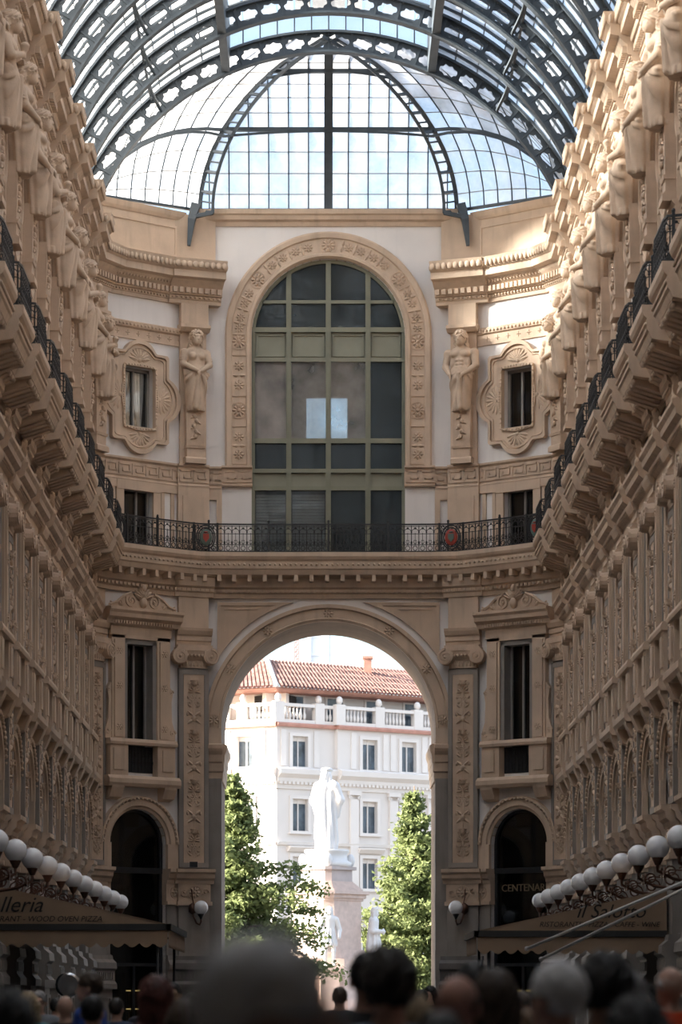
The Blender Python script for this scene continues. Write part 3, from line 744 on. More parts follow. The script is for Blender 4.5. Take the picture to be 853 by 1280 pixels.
# upper centre: white field with arched opening
RW, RB, ZW = 2.38, 3.2, 22.55
m = MB()
for h in (-1, 1): m.box(*sorted((h * RW, h * 4.2)), -.4, 0, 15.7, ZW)
for k in range(n):
    a0, a1 = PI * k / n, PI * (k + 1) / n
    m.prism([(RW * cos(a0), ZW + RW * sin(a0)), (RW * cos(a0), 26.0), (RW * cos(a1), 26.0), (RW * cos(a1), ZW + RW * sin(a1))], -.4, 0)
for h in (-1, 1): m.box(*sorted((h * RW, h * 4.2)), -.4, 0, ZW, 26.0)
ob('wall_field', (m, M_WHITE), end, T(0, YE))
m = MB()
prof = [(RW, -.3), (RW, .06), (RW + .06, .16), (RW + .14, .16), (RW + .17, .09), (RB - .22, .09), (RB - .19, .15), (RB - .06, .17), (RB, .12), (RB, 0), (RW + .2, -.05)]
m.arc(prof, 0, ZW, 0, PI, 48)
for h in (-1, 1):
    q = [(r, v) for r, v in prof]; pts = []
    k = len(q); p = [(h * r, -v, z) for z in (18.46, ZW) for r, v in q]
    m.add(p, [(j, (j + 1) % k, k + (j + 1) % k, k + j) for j in range(k)] + [tuple(range(k)), tuple(range(2 * k - 1, k - 1, -1))])
rm = (RW + RB) / 2 - .02
ob('window_archivolt', (m, M_TAN), end, T(0, YE))
m = MB()
for a in (90, 142, 38): m.rosette(rm * cos(R(a)), ZW + rm * sin(R(a)), .1, .25, 10)
for h in (-1, 1):
    for z in (22.35, 20.22): m.rosette(h * rm, z, .1, .25, 10)
    for z in (21.6, 21.0, 19.4, 18.85): m.rosette(h * rm, z, .1, .19, 8, False); 
    for z0, z1 in ((20.65, 21.95), (18.55, 19.75)): m.ring([(h * rm - .26, z0), (h * rm + .26, z0), (h * rm + .26, z1), (h * rm - .26, z1)], [(h * rm - .22, z0 + .04), (h * rm + .22, z0 + .04), (h * rm + .22, z1 - .04), (h * rm - .22, z1 - .04)], .09, .12)
    for z in (21.3, 19.12): m.leaf(h * rm, z, .1, 0, .2, .06); m.leaf(h * rm, z, .1, PI, .2, .06)
for c in (116, 64, 164, 16):
    for d in (-13, -4.5, 4.5, 13):
        if c in (164, 16) and abs(d) > 12: d *= .9
        m.rosette(rm * cos(R(c + d)), ZW + rm * sin(R(c + d)), .1, .17, 8, False)
        m.leaf(rm * cos(R(c + d + 4)), ZW + rm * sin(R(c + d + 4)), .1, R(c + d), .2, .05); m.leaf(rm * cos(R(c + d + 4)), ZW + rm * sin(R(c + d + 4)), .1, R(c + d) + PI, .2, .05)
ob('rosette_band', (m, M_TAN2), end, T(0, YE))
m = MB()
for h in (-1, 1):
    a, b = sorted((h * (RW - .02), h * 3.3)); m.extr([(-.3, 17.86), (.12, 17.86), (.14, 17.92), (.1, 17.95), (.1, 18.4), (.18, 18.44), (.18, 18.5), (-.3, 18.5)], a, b); greek(m, a + .04, b, 2, .1, 17.99, 18.36)
    a, b = sorted((h * 3.3, h * 3.9)); m.extr([(0, 17.76), (.07, 17.76), (.09, 17.82), (.06, 17.86), (.06, 18.36), (.12, 18.42), (.12, 18.48), (0, 18.48)], a, b); greek(m, a, b, 2, .06, 17.93, 18.3)
ob('greek_key_frieze', (m, M_TAN2), end, T(0, YE))
m = MB()
for h in (-1, 1):
    o_ = [(h * 3.3, 15.7), (h * 3.95, 15.7), (h * 3.95, 17.76), (h * 3.3, 17.76)]; i_ = [(h * 3.46, 15.71), (h * 3.8, 15.71), (h * 3.8, 17.45), (h * 3.46, 17.45)]
    m.ring(o_, i_, 0, .08)
ob('panel_trim', (m, M_TAN), end, T(0, YE))
m = MB(); m.extr([(-.4, 25.93), (.06, 25.93), (.1, 26.05), (.2, 26.1), (.24, 26.22), (.3, 26.26), (.32, 26.4), (-.4, 26.4)], -4.0, 4.0)
ob('cap_moulding', (m, M_TAN), end, T(0, YE))
# hollow behind the great window, and solid masses behind the flanks
m = MB()
m.box(-4.6, 4.6, -3.5, -.4, 15.68, 15.72); m.box(-4.6, 4.6, -3.5, -.4, 26.0, 26.2)
for h in (-1, 1): m.box(*sorted((h * 4.5, h * 4.7)), -3.5, -.4, 15.7, 26)
wx0, wx1, wz0, wz1 = -.70, .62, 20.0, 21.35
m.box(-4.6, wx0, -3.7, -3.4, 15.7, 26); m.box(wx1, 4.6, -3.7, -3.4, 15.7, 26); m.box(wx0, wx1, -3.7, -3.4, 15.7, wz0); m.box(wx0, wx1, -3.7, -3.4, wz1, 26)
ob('room_behind_window', (m, M_ROOM), end, T(0, YE))
for h in (-1, 1):
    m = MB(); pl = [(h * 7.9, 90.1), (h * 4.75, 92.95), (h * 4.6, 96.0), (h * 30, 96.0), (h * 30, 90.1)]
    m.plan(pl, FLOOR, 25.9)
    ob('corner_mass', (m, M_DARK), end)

# ------------------------------------------------------------------ windows and doors of the end wall (setting)
win = struct('window_1', 'great arched olive-framed window above the passage arch')
win.matrix_local = T(0, YE)
m = MB(); FV0, FV1 = -.32, -.14
n = 40
m.arc([(RW - .1, FV0), (RW - .1, FV1), (RW + .02, FV1), (RW + .02, FV0)], 0, ZW, 0, PI, n)
for h in (-1, 1): m.box(*sorted((h * (RW - .1), h * (RW + .02))), FV0, FV1, 15.7, ZW)
MU = [-1.23, 0, 1.23]
def topz(u): return ZW + math.sqrt(max(0, (RW - .04) ** 2 - u * u))
for u in MU: m.box(u - .08, u + .08, FV0, FV1 + .03, 15.7, topz(abs(u) + .05)); m.box(u - .03, u + .03, FV1, FV1 + .06, 15.7, topz(u) - .1)
for y0, y1 in ((408, 414), (446, 451), (547, 553), (585, 590), (607, 612)): m.box(-RW, RW, FV0, FV1 + .02, EZ(y1), EZ(y0))
m.box(-2.05, 2.05, FV0, FV1, EZ(378), EZ(374))
ob('frame', (m, M_OLIVE), win)
m = MB()
cols = [(-RW + .1, -1.31), (-1.15, -.08), (.08, 1.15), (1.31, RW - .1)]
for a, b in cols:
    m.box(a, b, FV0, FV0 + .08, EZ(447), EZ(413)); m.ring([(a + .04, EZ(444)), (b - .04, EZ(444)), (b - .04, EZ(416)), (a + .04, EZ(416))], [(a + .09, EZ(442)), (b - .09, EZ(442)), (b - .09, EZ(418)), (a + .09, EZ(418))], FV0 + .08, FV0 + .12)
m.box(-RW, RW, FV0, FV0 + .1, EZ(608), EZ(589))
ob('spandrel_panel', (m, M_OLIVE2), win)
def pane(a, b, z0, z1, par, v=-.24, mm=None):
    q = MB()
    if z1 is None:                                  # top light cut by the arch
        pts = [(b, z0)]; 
        for k in range(9):
            u = b + (a - b) * k / 8; pts.append((u, topz(u) - .04 if abs(u) < RW - .06 else ZW))
        q.prism(pts + [(a, z0)], v, v + .012)
    else: q.box(a, b, v, v + .012, z0, z1)
    return ob('pane', (q, mm or M_BIGGLASS), par)
for i, (a, b) in enumerate(cols):
    pane(a, b, EZ(374), None, win); pane(a, b, EZ(408), EZ(378), win)
    pane(a, b, EZ(547), EZ(451), win, mm=(M_SCRIM, M_SCRIM2, M_SCRIM2, None)[i]); pane(a, b, EZ(585), EZ(553), win); pane(a, b, 15.72, EZ(612), win, mm=M_CLEAR if i < 2 else None)
q = MB()
for a, b, z0, z1 in ((cols[0][0], cols[0][1], 15.75, EZ(615)), (cols[1][0], cols[1][1], 15.75, EZ(615)), (cols[0][0], cols[0][1], EZ(547), EZ(452))):
    nn = int((z1 - z0) / .09)
    if z1 > 18: continue
    for k in range(nn): q.box(a + .03, b - .03, -.44, -.41, z0 + k * (z1 - z0) / nn, z0 + (k + .82) * (z1 - z0) / nn)
ob('blind', (q, M_BLIND), win)
q = MB(); q.box(-RW + .05, RW - .05, -.9, -.6, EZ(407), EZ(404)); ob('inner_ledge', (q, mat('ledge_wood', (.5, .36, .22))), win)
I4 = Matrix.Identity(4)
k = 2
for h, nm in ((-1, 'left'), (1, 'right')):
    M = T(h * FC[0], FC[1], 0, -h * PH)
    for key, pk, desc in (('sash', 'pane', 'tall window under carved pediment on the %s flank' % nm), ('mezzanine_sash', 'mezzanine_pane', 'small dark window behind the railing on the %s flank' % nm), ('lobed_sash', 'lobed_pane', 'window inside four-lobed carved frame on the %s flank' % nm)):
        r = struct('window_%d' % k, desc); k += 1; r.matrix_local = M
        ob('frame', BAY[key], r); pq = ob('pane', BAY[pk], r)
        if key == 'lobed_sash' and h < 0: pq.data = BAY[pk].copy(); pq.data.materials[0] = M_CLEAR
        if key == 'lobed_sash' and h < 0:           # parted curtains
            for a0, a1, b0, b1 in ((-.46, -.12, -.46, -.40), (.02, .46, .24, .36)):
                q = MB(); nx, nz = 14, 10; vs_ = []
                for i in range(nz + 1):
                    t = i / nz
                    for j in range(nx + 1):
                        s_ = j / nx; tt = t ** 1.6
                        u = (a0 + (a1 - a0) * s_) * (1 - tt) + (b0 + (b1 - b0) * s_) * tt
                        vs_.append((u, .33 + .035 * sin(s_ * 22), 21.2 - 1.65 * t))
                q.add(vs_, [(i * (nx + 1) + j, i * (nx + 1) + j + 1, (i + 1) * (nx + 1) + j + 1, (i + 1) * (nx + 1) + j) for i in range(nz) for j in range(nx)], True)
                ob('curtain', (q, M_CURTAIN), r, label='white curtain gathered low')
        if key == 'sash' and h < 0:
            q = MB(); q.box(-.05, .40, -.4, -.37, 10.0, 12.7); ob('blind', (q, mat('green_grey_blind', (.10, .12, .10))), r)
    d = struct('door_%d' % (1 if h < 0 else 2), 'glazed shop doorway under the arch on the %s flank' % nm); d.matrix_local = M
    ob('frame', BAY['arch_frame'], d); ob('pane', BAY['arch_pane'], d)
    if h > 0:
        t = text_mesh('CENTENARI', .315, mat('faded_gold_lettering', (.17, .13, .085), .5)); ob('lettering', t, d, Matrix.Translation((0.02, .235, 5.3)))
M_SHELF = mat('lamp_glow', (1.0, .62, .22), emit=2.2)

# ------------------------------------------------------------------ glass roof
roof = struct('ceiling', 'glazed barrel vault on dark steel ribs with star cut-outs, hipped at the far end')
VR, VZ, YA = 8.07, 22.58, 88.5
FA = math.asin(7.26 / VR)
NR = 25
def vp(phi, r, y): return Vector((r * sin(phi), y, VZ + r * cos(phi)))
def rib_mesh():
    m = MB(); n = 26; d = .58; th = .035
    def pt(a, r, s): return (r * sin(a), s, VZ + r * cos(a))
    for c in range(n):
        a0 = -FA + 2 * FA * c / n; a1 = -FA + 2 * FA * (c + 1) / n
        am = (a0 + a1) / 2; rm_ = VR - d / 2; ha = (a1 - a0) / 2
        out = []; inn = []
        for k in range(16):
            g = 2 * PI * (k + .5) / 16; q = max(abs(cos(g)), abs(sin(g)))
            out.append((am + ha * cos(g) / q, rm_ + d / 2 * sin(g) / q))
            f = .62 if k % 2 == 0 else .80
            if k in (0, 7, 8, 15): f = .84
            inn.append((am + ha * f * cos(g) / (q ** .5), rm_ + (d / 2 - .07) * f * sin(g) / (q ** .5)))
        vs_ = [pt(a, r, -th) for a, r in out] + [pt(a, r, -th) for a, r in inn] + [pt(a, r, th) for a, r in out] + [pt(a, r, th) for a, r in inn]
        fs = []
        for i in range(16):
            j = (i + 1) % 16
            fs += [(i, j, 16 + j, 16 + i), (32 + i, 48 + i, 48 + j, 32 + j), (16 + i, 16 + j, 48 + j, 48 + i)]
        m.add(vs_, fs)
        e = ha * .08
        vs_ = [pt(a, r, s) for s in (-.07, .07) for r in (VR - d, VR) for a in (a0 - e, a0 + e)]
        m.add(vs_, [(0, 1, 3, 2), (4, 6, 7, 5), (0, 4, 5, 1), (2, 3, 7, 6), (0, 2, 6, 4), (1, 5, 7, 3)])
    for r0, r1, hw in ((VR - d - .03, VR - d + .03, .15), (VR - .03, VR + .04, .17)):
        N = 40
        for k in range(N):
            vs_ = [pt(-FA + 2 * FA * q / N, r, s) for q in (k, k + 1) for r in (r0, r1) for s in (-hw, hw)]
            m.add(vs_, [(0, 1, 3, 2), (4, 6, 7, 5), (0, 4, 5, 1), (2, 3, 7, 6), (0, 2, 6, 4), (1, 5, 7, 3)])
    return m.mesh('rib', M_STEEL)
rm_ = rib_mesh()
for k in range(NR): ob('rib', rm_, roof, Matrix.Translation((0, YA - 3.5 * k, 0)))
FL = math.asin(3.05 / VR)
ROWS = 8
def arc_bar(m, phi0, phi1, r, y, hw=.05, hd=.055, N=14):
    for k in range(N):
        a, b = phi0 + (phi1 - phi0) * k / N, phi0 + (phi1 - phi0) * (k + 1) / N
        vs_ = [vp(q, r + s * hd, y + t * hw) for q in (a, b) for s in (-1, 1) for t in (-1, 1)]
        m.add(vs_, [(0, 1, 3, 2), (4, 6, 7, 5), (0, 4, 5, 1), (2, 3, 7, 6), (0, 2, 6, 4), (1, 5, 7, 3)])
m = MB()
for h in (-1, 1):
    for q in range(1, 5): arc_bar(m, h * FL, h * FA, VR + .06, -3.5 * q / 5)
    for j in range(ROWS + 1):
        a = FL + (FA - FL) * j / ROWS
        p0, p1 = vp(h * a, VR + .08, 0), vp(h * a, VR + .08, -3.5)
        m.tube([p0, p1], .022 if 0 < j < ROWS else .06, 4)
gb = m.mesh('glazing_bars', M_STEEL)
m = MB()                                            # curved brace from rib to rib
for h in (-1, 1):
    a = h * R(41)
    for r0, r1 in ((VR - .04, VR - .14),):
        m.tube([vp(a, VR - .05, 0), vp(a, VR - .05, -3.5)], .05, 4)
    pts = [vp(a, VR - .12 - .44 * abs(2 * t - 1) ** 2.2, -3.5 * t) for t in [i / 12 for i in range(13)]]
    m.tube(pts, .055, 4)
    for i in (2, 10): m.tube([vp(a, VR - .05, -3.5 * i / 12), pts[i]], .03, 4)
pur = m.mesh('purlin', M_STEEL)
for k in range(NR - 1):
    M = Matrix.Translation((0, YA - 3.5 * k, 0))
    ob('glazing_bars', gb, roof, M); ob('purlin', pur, roof, M)
pm = {}
for h in (-1, 1):
    for j in range(ROWS):
        a0, a1 = FL + (FA - FL) * j / ROWS, FL + (FA - FL) * (j + 1) / ROWS
        q = MB(); q.add([vp(h * a0, VR + .07, -.04), vp(h * a1, VR + .07, -.04), vp(h * a1, VR + .07, -.66), vp(h * a0, VR + .07, -.66)], [(0, 1, 2, 3)])
        pm[h, j] = q.mesh('pane', M_ROOF)
        for s in range(3): ob('pane', pm[h, j], roof, Matrix.Translation((0, YA - .7 * s, 0)))
m = MB()
for h in (-1, 1):
    for k in range(NR - 1):
        for s in range(3 if k == 0 else 0, 5):
            y = YA - 3.5 * k - .7 * s
            for j in range(ROWS):
                a0, a1 = FL + (FA - FL) * j / ROWS, FL + (FA - FL) * (j + 1) / ROWS
                m.add([vp(h * a0, VR + .07, y - .04), vp(h * a1, VR + .07, y - .04), vp(h * a1, VR + .07, y - .66), vp(h * a0, VR + .07, y - .66)], [(0, 1, 2, 3)])
ob('glazing', (m, M_ROOF), roof, kind='stuff')
# raised lantern along the crown
m = MB(); g = MB()
LZ = .75
for h in (-1, 1):
    c = vp(h * FL, VR, 0)
    m.box(c.x - .12, c.x + .12, -YA - .2, -5, c.z - .62, c.z + LZ + .05)
ob('crown_beam', (m, M_STEEL), roof)
m = MB(); n = 12
def lant(x): return VZ + math.sqrt(VR * VR - 3.05 ** 2) + LZ + .55 * (1 - (x / 3.05) ** 2)
for i in range(n + 1):
    x = -3.05 + 6.1 * i / n
    z0 = VZ + math.sqrt(VR * VR - x * x)
    m.tube([(x, YA + .05, z0), (x, YA + .05, lant(x))], .03, 4)
for k in range(NR - 1):
    for q in range(2):
        y = YA - 3.5 * k - 1.75 * q
        m.tube([(-3.05 + 6.1 * i / n, y, lant(-3.05 + 6.1 * i / n)) for i in range(n + 1)], .045, 4)
m.tube([(0, YA, lant(0)), (0, 5, lant(0))], .06, 4)
ob('lantern_bars', (m, M_STEEL), roof)
for i in range(n):
    x0, x1 = -3.05 + 6.1 * i / n + .03, -3.05 + 6.1 * (i + 1) / n - .03
    g.add([(x0, YA - .1, lant(x0)), (x1, YA - .1, lant(x1)), (x1, 5, lant(x1)), (x0, 5, lant(x0))], [(0, 1, 2, 3)])
    q = MB(); q.add([(x0, YA + .05, VZ + math.sqrt(VR * VR - x0 * x0)), (x1, YA + .05, VZ + math.sqrt(VR * VR - x1 * x1)), (x1, YA + .05, lant(x1)), (x0, YA + .05, lant(x0))], [(0, 1, 2, 3)])
    ob('lantern_pane', (q, M_LANTERN), roof)
ob('lantern_glazing', (g, M_LANTERN), roof, kind='stuff')
# hipped end
TM = R(80)
def hipc(b, e, s):
    th = s * TM; a = (1 - cos(th)) / (1 - cos(TM)); c = sin(th) / sin(TM)
    return Vector((b[0] + (e[0] - b[0]) * a, b[1] + (e[1] - b[1]) * a, b[2] + (e[2] - b[2]) * c))
B0, E0 = (3.98, 92.5, 26.42), (0.05, 88.62, 30.6)
def bt(t): return (3.98 + 3.28 * t, 92.5 - 2.5 * t, 26.42 - .14 * t)
def et(t):
    x = E0[0] + (7.24 - E0[0]) * t; return (x, 88.62, VZ + math.sqrt(VR * VR - x * x) - .05)
def sy(y):                                          # arc parameter whose height in the photograph is y
    lo, hi = 0, 1
    for _ in range(40):
        s_ = (lo + hi) / 2; p = hipc(B0, E0, s_)
        if 1250 - (p.z - CZ) * FPX / p.y > y: lo = s_
        else: hi = s_
    return lo
SR = [0] + [sy(y) for y in (243, 217, 190, 163, 141, 122, 105, 90, 78)] + [1.0]
m = MB(); m2 = MB(); m3 = MB(); mj = MB()
XS = [i * .615 for i in range(-6, 7)]
def smax(x):                                        # where the bar at x meets the hip
    lo, hi = 0, 1
    for _ in range(30):
        s_ = (lo + hi) / 2
        if hipc(B0, E0, s_).x > abs(x): lo = s_
        else: hi = s_
    return lo
for x in XS:
    if abs(x) < .1: continue
    e = smax(x); pts = []
    for k in range(11):
        p = hipc(B0, E0, e * k / 10); pts.append((x, p.y, p.z))
    m.tube(pts, .026, 4)
for s_ in SR[1:-1]:
    p = hipc(B0, E0, s_); mj.tube([(-p.x, p.y, p.z), (p.x, p.y, p.z)], .016, 4)
pts = [hipc(B0, E0, k / 14) for k in range(15)]
for i in range(14):                                 # broad middle bar
    a, b = pts[i], pts[i + 1]
    vs_ = [(sx_ * .13, q.y - dy, q.z - dy * .3) for q in (a, b) for dy in (0, .22) for sx_ in (-1, 1)]
    m2.add(vs_, [(0, 1, 3, 2), (4, 6, 7, 5), (0, 4, 5, 1), (2, 3, 7, 6), (0, 2, 6, 4), (1, 5, 7, 3)])
m.box(-4.0, 4.0, -92.56, -92.44, 26.36, 26.48)
for h in (-1, 1):
    NT = 8
    for t in [i / NT for i in range(1, NT)]:
        pts = [hipc(bt(t), et(t), k / 10) for k in range(11)]
        m.tube([(h * p.x, p.y, p.z) for p in pts], .026, 4)
    for s_ in SR[1:-2]:
        pts = [hipc(bt(t), et(t), s_) for t in [i / 8 for i in range(9)]]
        mj.tube([(h * p.x, p.y, p.z) for p in pts], .016, 4)
    pts = [bt(i / 4) for i in range(5)]; m.tube([(h * p[0], p[1], p[2]) for p in pts], .06, 4)
    # hip truss: outer and inner chords with struts and star plates
    outer = [hipc(B0, E0, k / 20) for k in range(21)]
    inner = []
    for k, p in enumerate(outer):
        d = Vector((-.55, -.75, -.28)).normalized(); inner.append(p + d * (.74 - .26 * k / 20))
    q = MB()
    q.tube([(h * p.x, p.y, p.z) for p in outer], .09, 4); q.tube([(h * p.x, p.y, p.z) for p in inner], .065, 4)
    for k in range(0, 20):
        a, b, c, d = outer[k], outer[k + 1], inner[k + 1], inner[k]
        q.tube([(h * a.x, a.y, a.z), (h * d.x, d.y, d.z)], .03 if k % 2 else .055, 4)
        if k % 2 == 0:
            for a_, b_ in ((a, d), (d, a)):
                g_ = a_.lerp(b_, .3); n_ = (b if a_ is a else c).lerp(a_, .55)
                vv = [a_, g_, n_]; q.add([(h * z_.x, z_.y, z_.z) for z_ in vv], [(0, 1, 2)])
    ob('hip_rib', (q, M_STEEL), roof)
    q = MB()                                        # foot strut running down the wall
    f0 = inner[0]; 
    q.tube([(h * 4.1, 92.2, 26.5), (h * 4.22, 92.0, 26.0), (h * 4.3, 91.95, 25.2)], [.2, .16, .07], 4)
    q.tube([(h * f0.x, f0.y, f0.z), (h * 4.2, 92.0, 26.1)], .08, 4)
    ob('foot_strut', (q, M_STEEL), roof)
    # horizontal trusses at the fourth joint
    sp_ = SR[4]
    a = [hipc(bt(t), et(t), sp_) for t in [i / 8 for i in range(9)]]
    m3.tube([(h * p.x, p.y - .05, p.z) for p in a], .06, 4)
    m3.tube([(h * (p.x - .1), p.y - .28 - .3 * abs(i / 4 - 1) ** 2, p.z - .1 - .25 * abs(i / 4 - 1) ** 2) for i, p in enumerate(a)], .05, 4)
p = hipc(B0, E0, SR[4]); m3.box(-p.x, p.x, -p.y, -p.y + .12, p.z - .05, p.z + .07)
m3.tube([(p.x * (i / 6 - 1), p.y - .2 - .3 * abs(i / 6 - 1) ** 2, p.z - .08 - .25 * abs(i / 6 - 1) ** 2) for i in range(13)], .045, 4)
p = hipc(B0, E0, SR[8]); m3.box(-p.x, p.x, -p.y, -p.y + .12, p.z - .05, p.z + .12)
m3.tube([(p.x * 1.1 * (i / 6 - 1), p.y - .25, p.z - .05 - .22 * abs(i / 6 - 1) ** 2) for i in range(13)], .05, 4)
ob('hip_bars', (m, M_STEEL), roof); ob('pane_joints', (mj, M_PUTTY), roof); ob('hip_king_bar', (m2, M_STEEL), roof); ob('hip_truss', (m3, M_STEEL), roof)
for i in range(12):
    for j in range(len(SR) - 1):
        lo, hi = hipc(B0, E0, SR[j]), hipc(B0, E0, SR[j + 1])
        def cl(x, p): return max(-p.x, min(p.x, x))
        a, b, c, d = cl(XS[i], lo), cl(XS[i + 1], lo), cl(XS[i + 1], hi), cl(XS[i], hi)
        if b - a < .02 and c - d < .02: continue
        q = MB(); q.add([(a, lo.y, lo.z), (b, lo.y, lo.z), (c, hi.y, hi.z), (d, hi.y, hi.z)], [(0, 1, 2, 3)])
        ob('pane', (q, M_ROOF), roof)
for h in (-1, 1):
    for i in range(8):
        for j in range(len(SR) - 1):
            t0, t1 = i / 8, (i + 1) / 8
            v_ = [hipc(bt(t0), et(t0), SR[j]), hipc(bt(t1), et(t1), SR[j]), hipc(bt(t1), et(t1), SR[j + 1]), hipc(bt(t0), et(t0), SR[j + 1])]
            q = MB(); q.add([(h * p.x, p.y, p.z) for p in v_], [(0, 1, 2, 3)])
            ob('pane', (q, M_ROOF), roof)
    m = MB(); m.add([(h * 7.26, 90.1, 26.3), (h * 7.26, 88.5, 26.1), (h * 7.3, 88.5, 26.4), (h * 7.3, 90.1, 26.4)], [(0, 1, 2, 3)])
m = MB(); n = 16
for i in range(n):                                  # opaque vault, added unseen over the near arcade to keep daylight out
    p0, p1 = -FA * 1.05 + 2.1 * FA * i / n, -FA * 1.05 + 2.1 * FA * (i + 1) / n
    v_ = [vp(q, VR + e_, y_) for q in (p0, p1) for e_ in (-.3, .9) for y_ in (-16, 5.2)]
    m.add(v_, [(0, 1, 3, 2), (4, 6, 7, 5), (0, 4, 5, 1), (2, 3, 7, 6), (0, 2, 6, 4), (1, 5, 7, 3)])
ob('shading_vault', (m, M_GREY), roof)
# closing wall far behind the camera
m = MB(); m.box(-9, 9, 15, 16, FLOOR, 32)
struct('wall_back', 'plain wall closing the arcade behind the viewer', m.mesh('wall_back', M_TAN))

# ------------------------------------------------------------------ balcony railings
def rail_unit(m, u, wd, z0, tall=True):
    m.box(u + .01, u + .035, -.012, .012, z0 + .02, z0 + .82)
    k = 8
    m.tube([(u + .022 + wd / 2 * (1 - cos(PI * i / k)), 0, z0 + .60 + wd * .55 * sin(PI * i / k)) for i in range(k + 1)], .012, 4)
    m.ell((u + .022, 0, z0 + .30), (.035, .03, .06), 5, 4); m.ell((u + .022, 0, z0 + .62), (.03, .025, .04), 5, 3)
    c = (u + .022 + wd / 2, z0 + .13)
    m.tube([(c[0] + .07 * cos(2 * PI * i / 9), 0, c[1] + .07 * sin(2 * PI * i / 9)) for i in range(10)], .014, 4)
    for s_ in (-1, 1):
        m.tube([(c[0], 0, z0 + .24), (c[0] + s_ * .05, 0, z0 + .31), (c[0] + s_ * .03, 0, z0 + .38), (c[0], 0, z0 + .36)], .011, 4)
    m.box(c[0] - .008, c[0] + .008, -.008, .008, z0 + .24, z0 + .6); m.ell((c[0], 0, z0 + .74), (.045, .02, .035), 5, 3)
def rail_bars(m, u0, u1, z0):
    n = max(1, int((u1 - u0) / .3))
    for z, r in ((.03, .025), (.235, .014), (.57, .012), (.80, .014), (.86, .032)):
        m.tube([(u0 + (u1 - u0) * i / n, 0, z0 + z) for i in range(n + 1)], r, 4)
def bend(m, path, s0):
    q = []
    for x, y, z in m.v:
        a, t = path.at(s0 + x); nrm = Vector((t.y, -t.x)); q.append((a.x - nrm.x * y, a.y - nrm.y * y, z))
    m.v = q; return m
def post(m, u, z0): m.box(u - .03, u + .03, -.03, .03, z0, z0 + .92); m.ell((u, 0, z0 + .95), (.04, .04, .05), 6, 4)
ZB = 15.73
rp = Path(offset(PLAN, .70)[3:-3])
rail = ob('balcony_railing', None, label='long curved black iron railing across the end balcony below the great window', cat='railing')
UN = 8; wd = .215; npan = int(rp.L / (UN * wd))
wd = rp.L / (npan * UN)
for k in range(npan):
    m = MB()
    rail_bars(m, 0, UN * wd, ZB); post(m, 0, ZB)
    pn_ = ob('railing_panel', (bend(m, rp, k * UN * wd), M_IRON), rail)
    for i in range(UN):
        m = MB(); rail_unit(m, 0, wd, ZB); ob('baluster', (bend(m, rp, (k * UN + i) * wd), M_IRON), pn_)
M_CREST = [mat('crest_green', (.10, .14, .12), .4), mat('crest_red', (.32, .05, .035), .4), mat('crest_pale', (.30, .29, .27), .5), mat('crest_verdigris', (.10, .17, .16), .5)]
def find_s(X):
    return min((abs(rp.at(s_)[0].x - X), s_) for s_ in np.linspace(0, rp.L, 400))[1]
for X, cm, em in ((-3.78, 0, 1), (3.79, 1, 0), (-6.35, 2, 0), (6.25, 3, 1)):
    a, t = rp.at(find_s(X)); M = T(a.x, a.y, 0, math.atan2(t.y, t.x))
    m = MB(); z = ZB + .45
    for s_ in (.30, .37): m.tube([(s_ * .78 * cos(2 * PI * i / 20), -.04, z + s_ * sin(2 * PI * i / 20)) for i in range(21)], .026, 4)
    for h in (-1, 1):
        m.box(*sorted((h * .34, h * .40)), -.03, .05, ZB, ZB + .9)
        for zz in (.12, .78): m.scroll(h * .24, ZB + zz, .03, .08, 0, 1.3, .018, 10, h)
    r = ob('medallion', (m, M_IRON), rail, M)
    m = MB(); m.ell((0, -.04, z), (.20, .03, .26), 16, 8); ob('shield', (m, M_CREST[cm]), r, Matrix.Identity(4), label='painted oval shield')
    m = MB(); m.box(-.09, .09, .07, .09, z - .04, z + .1); m.prism([(-.09, z - .04), (0, z - .16), (.09, z - .04)], .07, .09); m.ell((0, -.08, z + .15), (.07, .02, .03), 6, 3)
    ob('emblem', (m, M_CREST[em] if cm != 2 else M_CREST[0]), r, Matrix.Identity(4))
sp_path = Path([(-1.75, -.68), (-1.22, -.68), (-1.16, -.74), (-1.10, -1.0), (-1.0, -1.06), (1.0, -1.06), (1.10, -1.0), (1.16, -.74), (1.22, -.68), (1.75, -.68)])
m = MB(); n = int(sp_path.L / .215); wd2 = sp_path.L / n
for i in range(n): rail_unit(m, i * wd2, wd2, ZB)
rail_bars(m, 0, sp_path.L, ZB)
side_panel = bend(m, sp_path, 0).mesh('railing_panel', M_IRON)
m = MB()
side_posts = []
for s_ in (0, .8, sp_path.L - .8):
    m = MB(); post(m, s_, ZB); side_posts.append(bend(m, sp_path, 0).mesh('post', M_IRON))
ORD = ['nearest the end wall', 'second from the end wall', 'third from the end wall', 'fourth from the end wall', 'fifth from the end wall', 'sixth from the end wall', 'seventh from the end wall', 'eighth from the end wall', 'ninth from the end wall', 'tenth from the end wall']
for side, sx in (('left', -1), ('right', 1)):
    for k in range(NB):
        r = ob('balcony_railing', None, M=T(sx * HX, YW - 1.75 - 3.5 * k, 0, -sx * PI / 2), label='bowed black railing on %s wall balcony, %s' % (side, ORD[k]), cat='railing', group='railings of the stepped side balconies')
        ob('railing_panel', side_panel, r, Matrix.Identity(4)); [ob('post', q_, r, Matrix.Identity(4)) for q_ in side_posts]

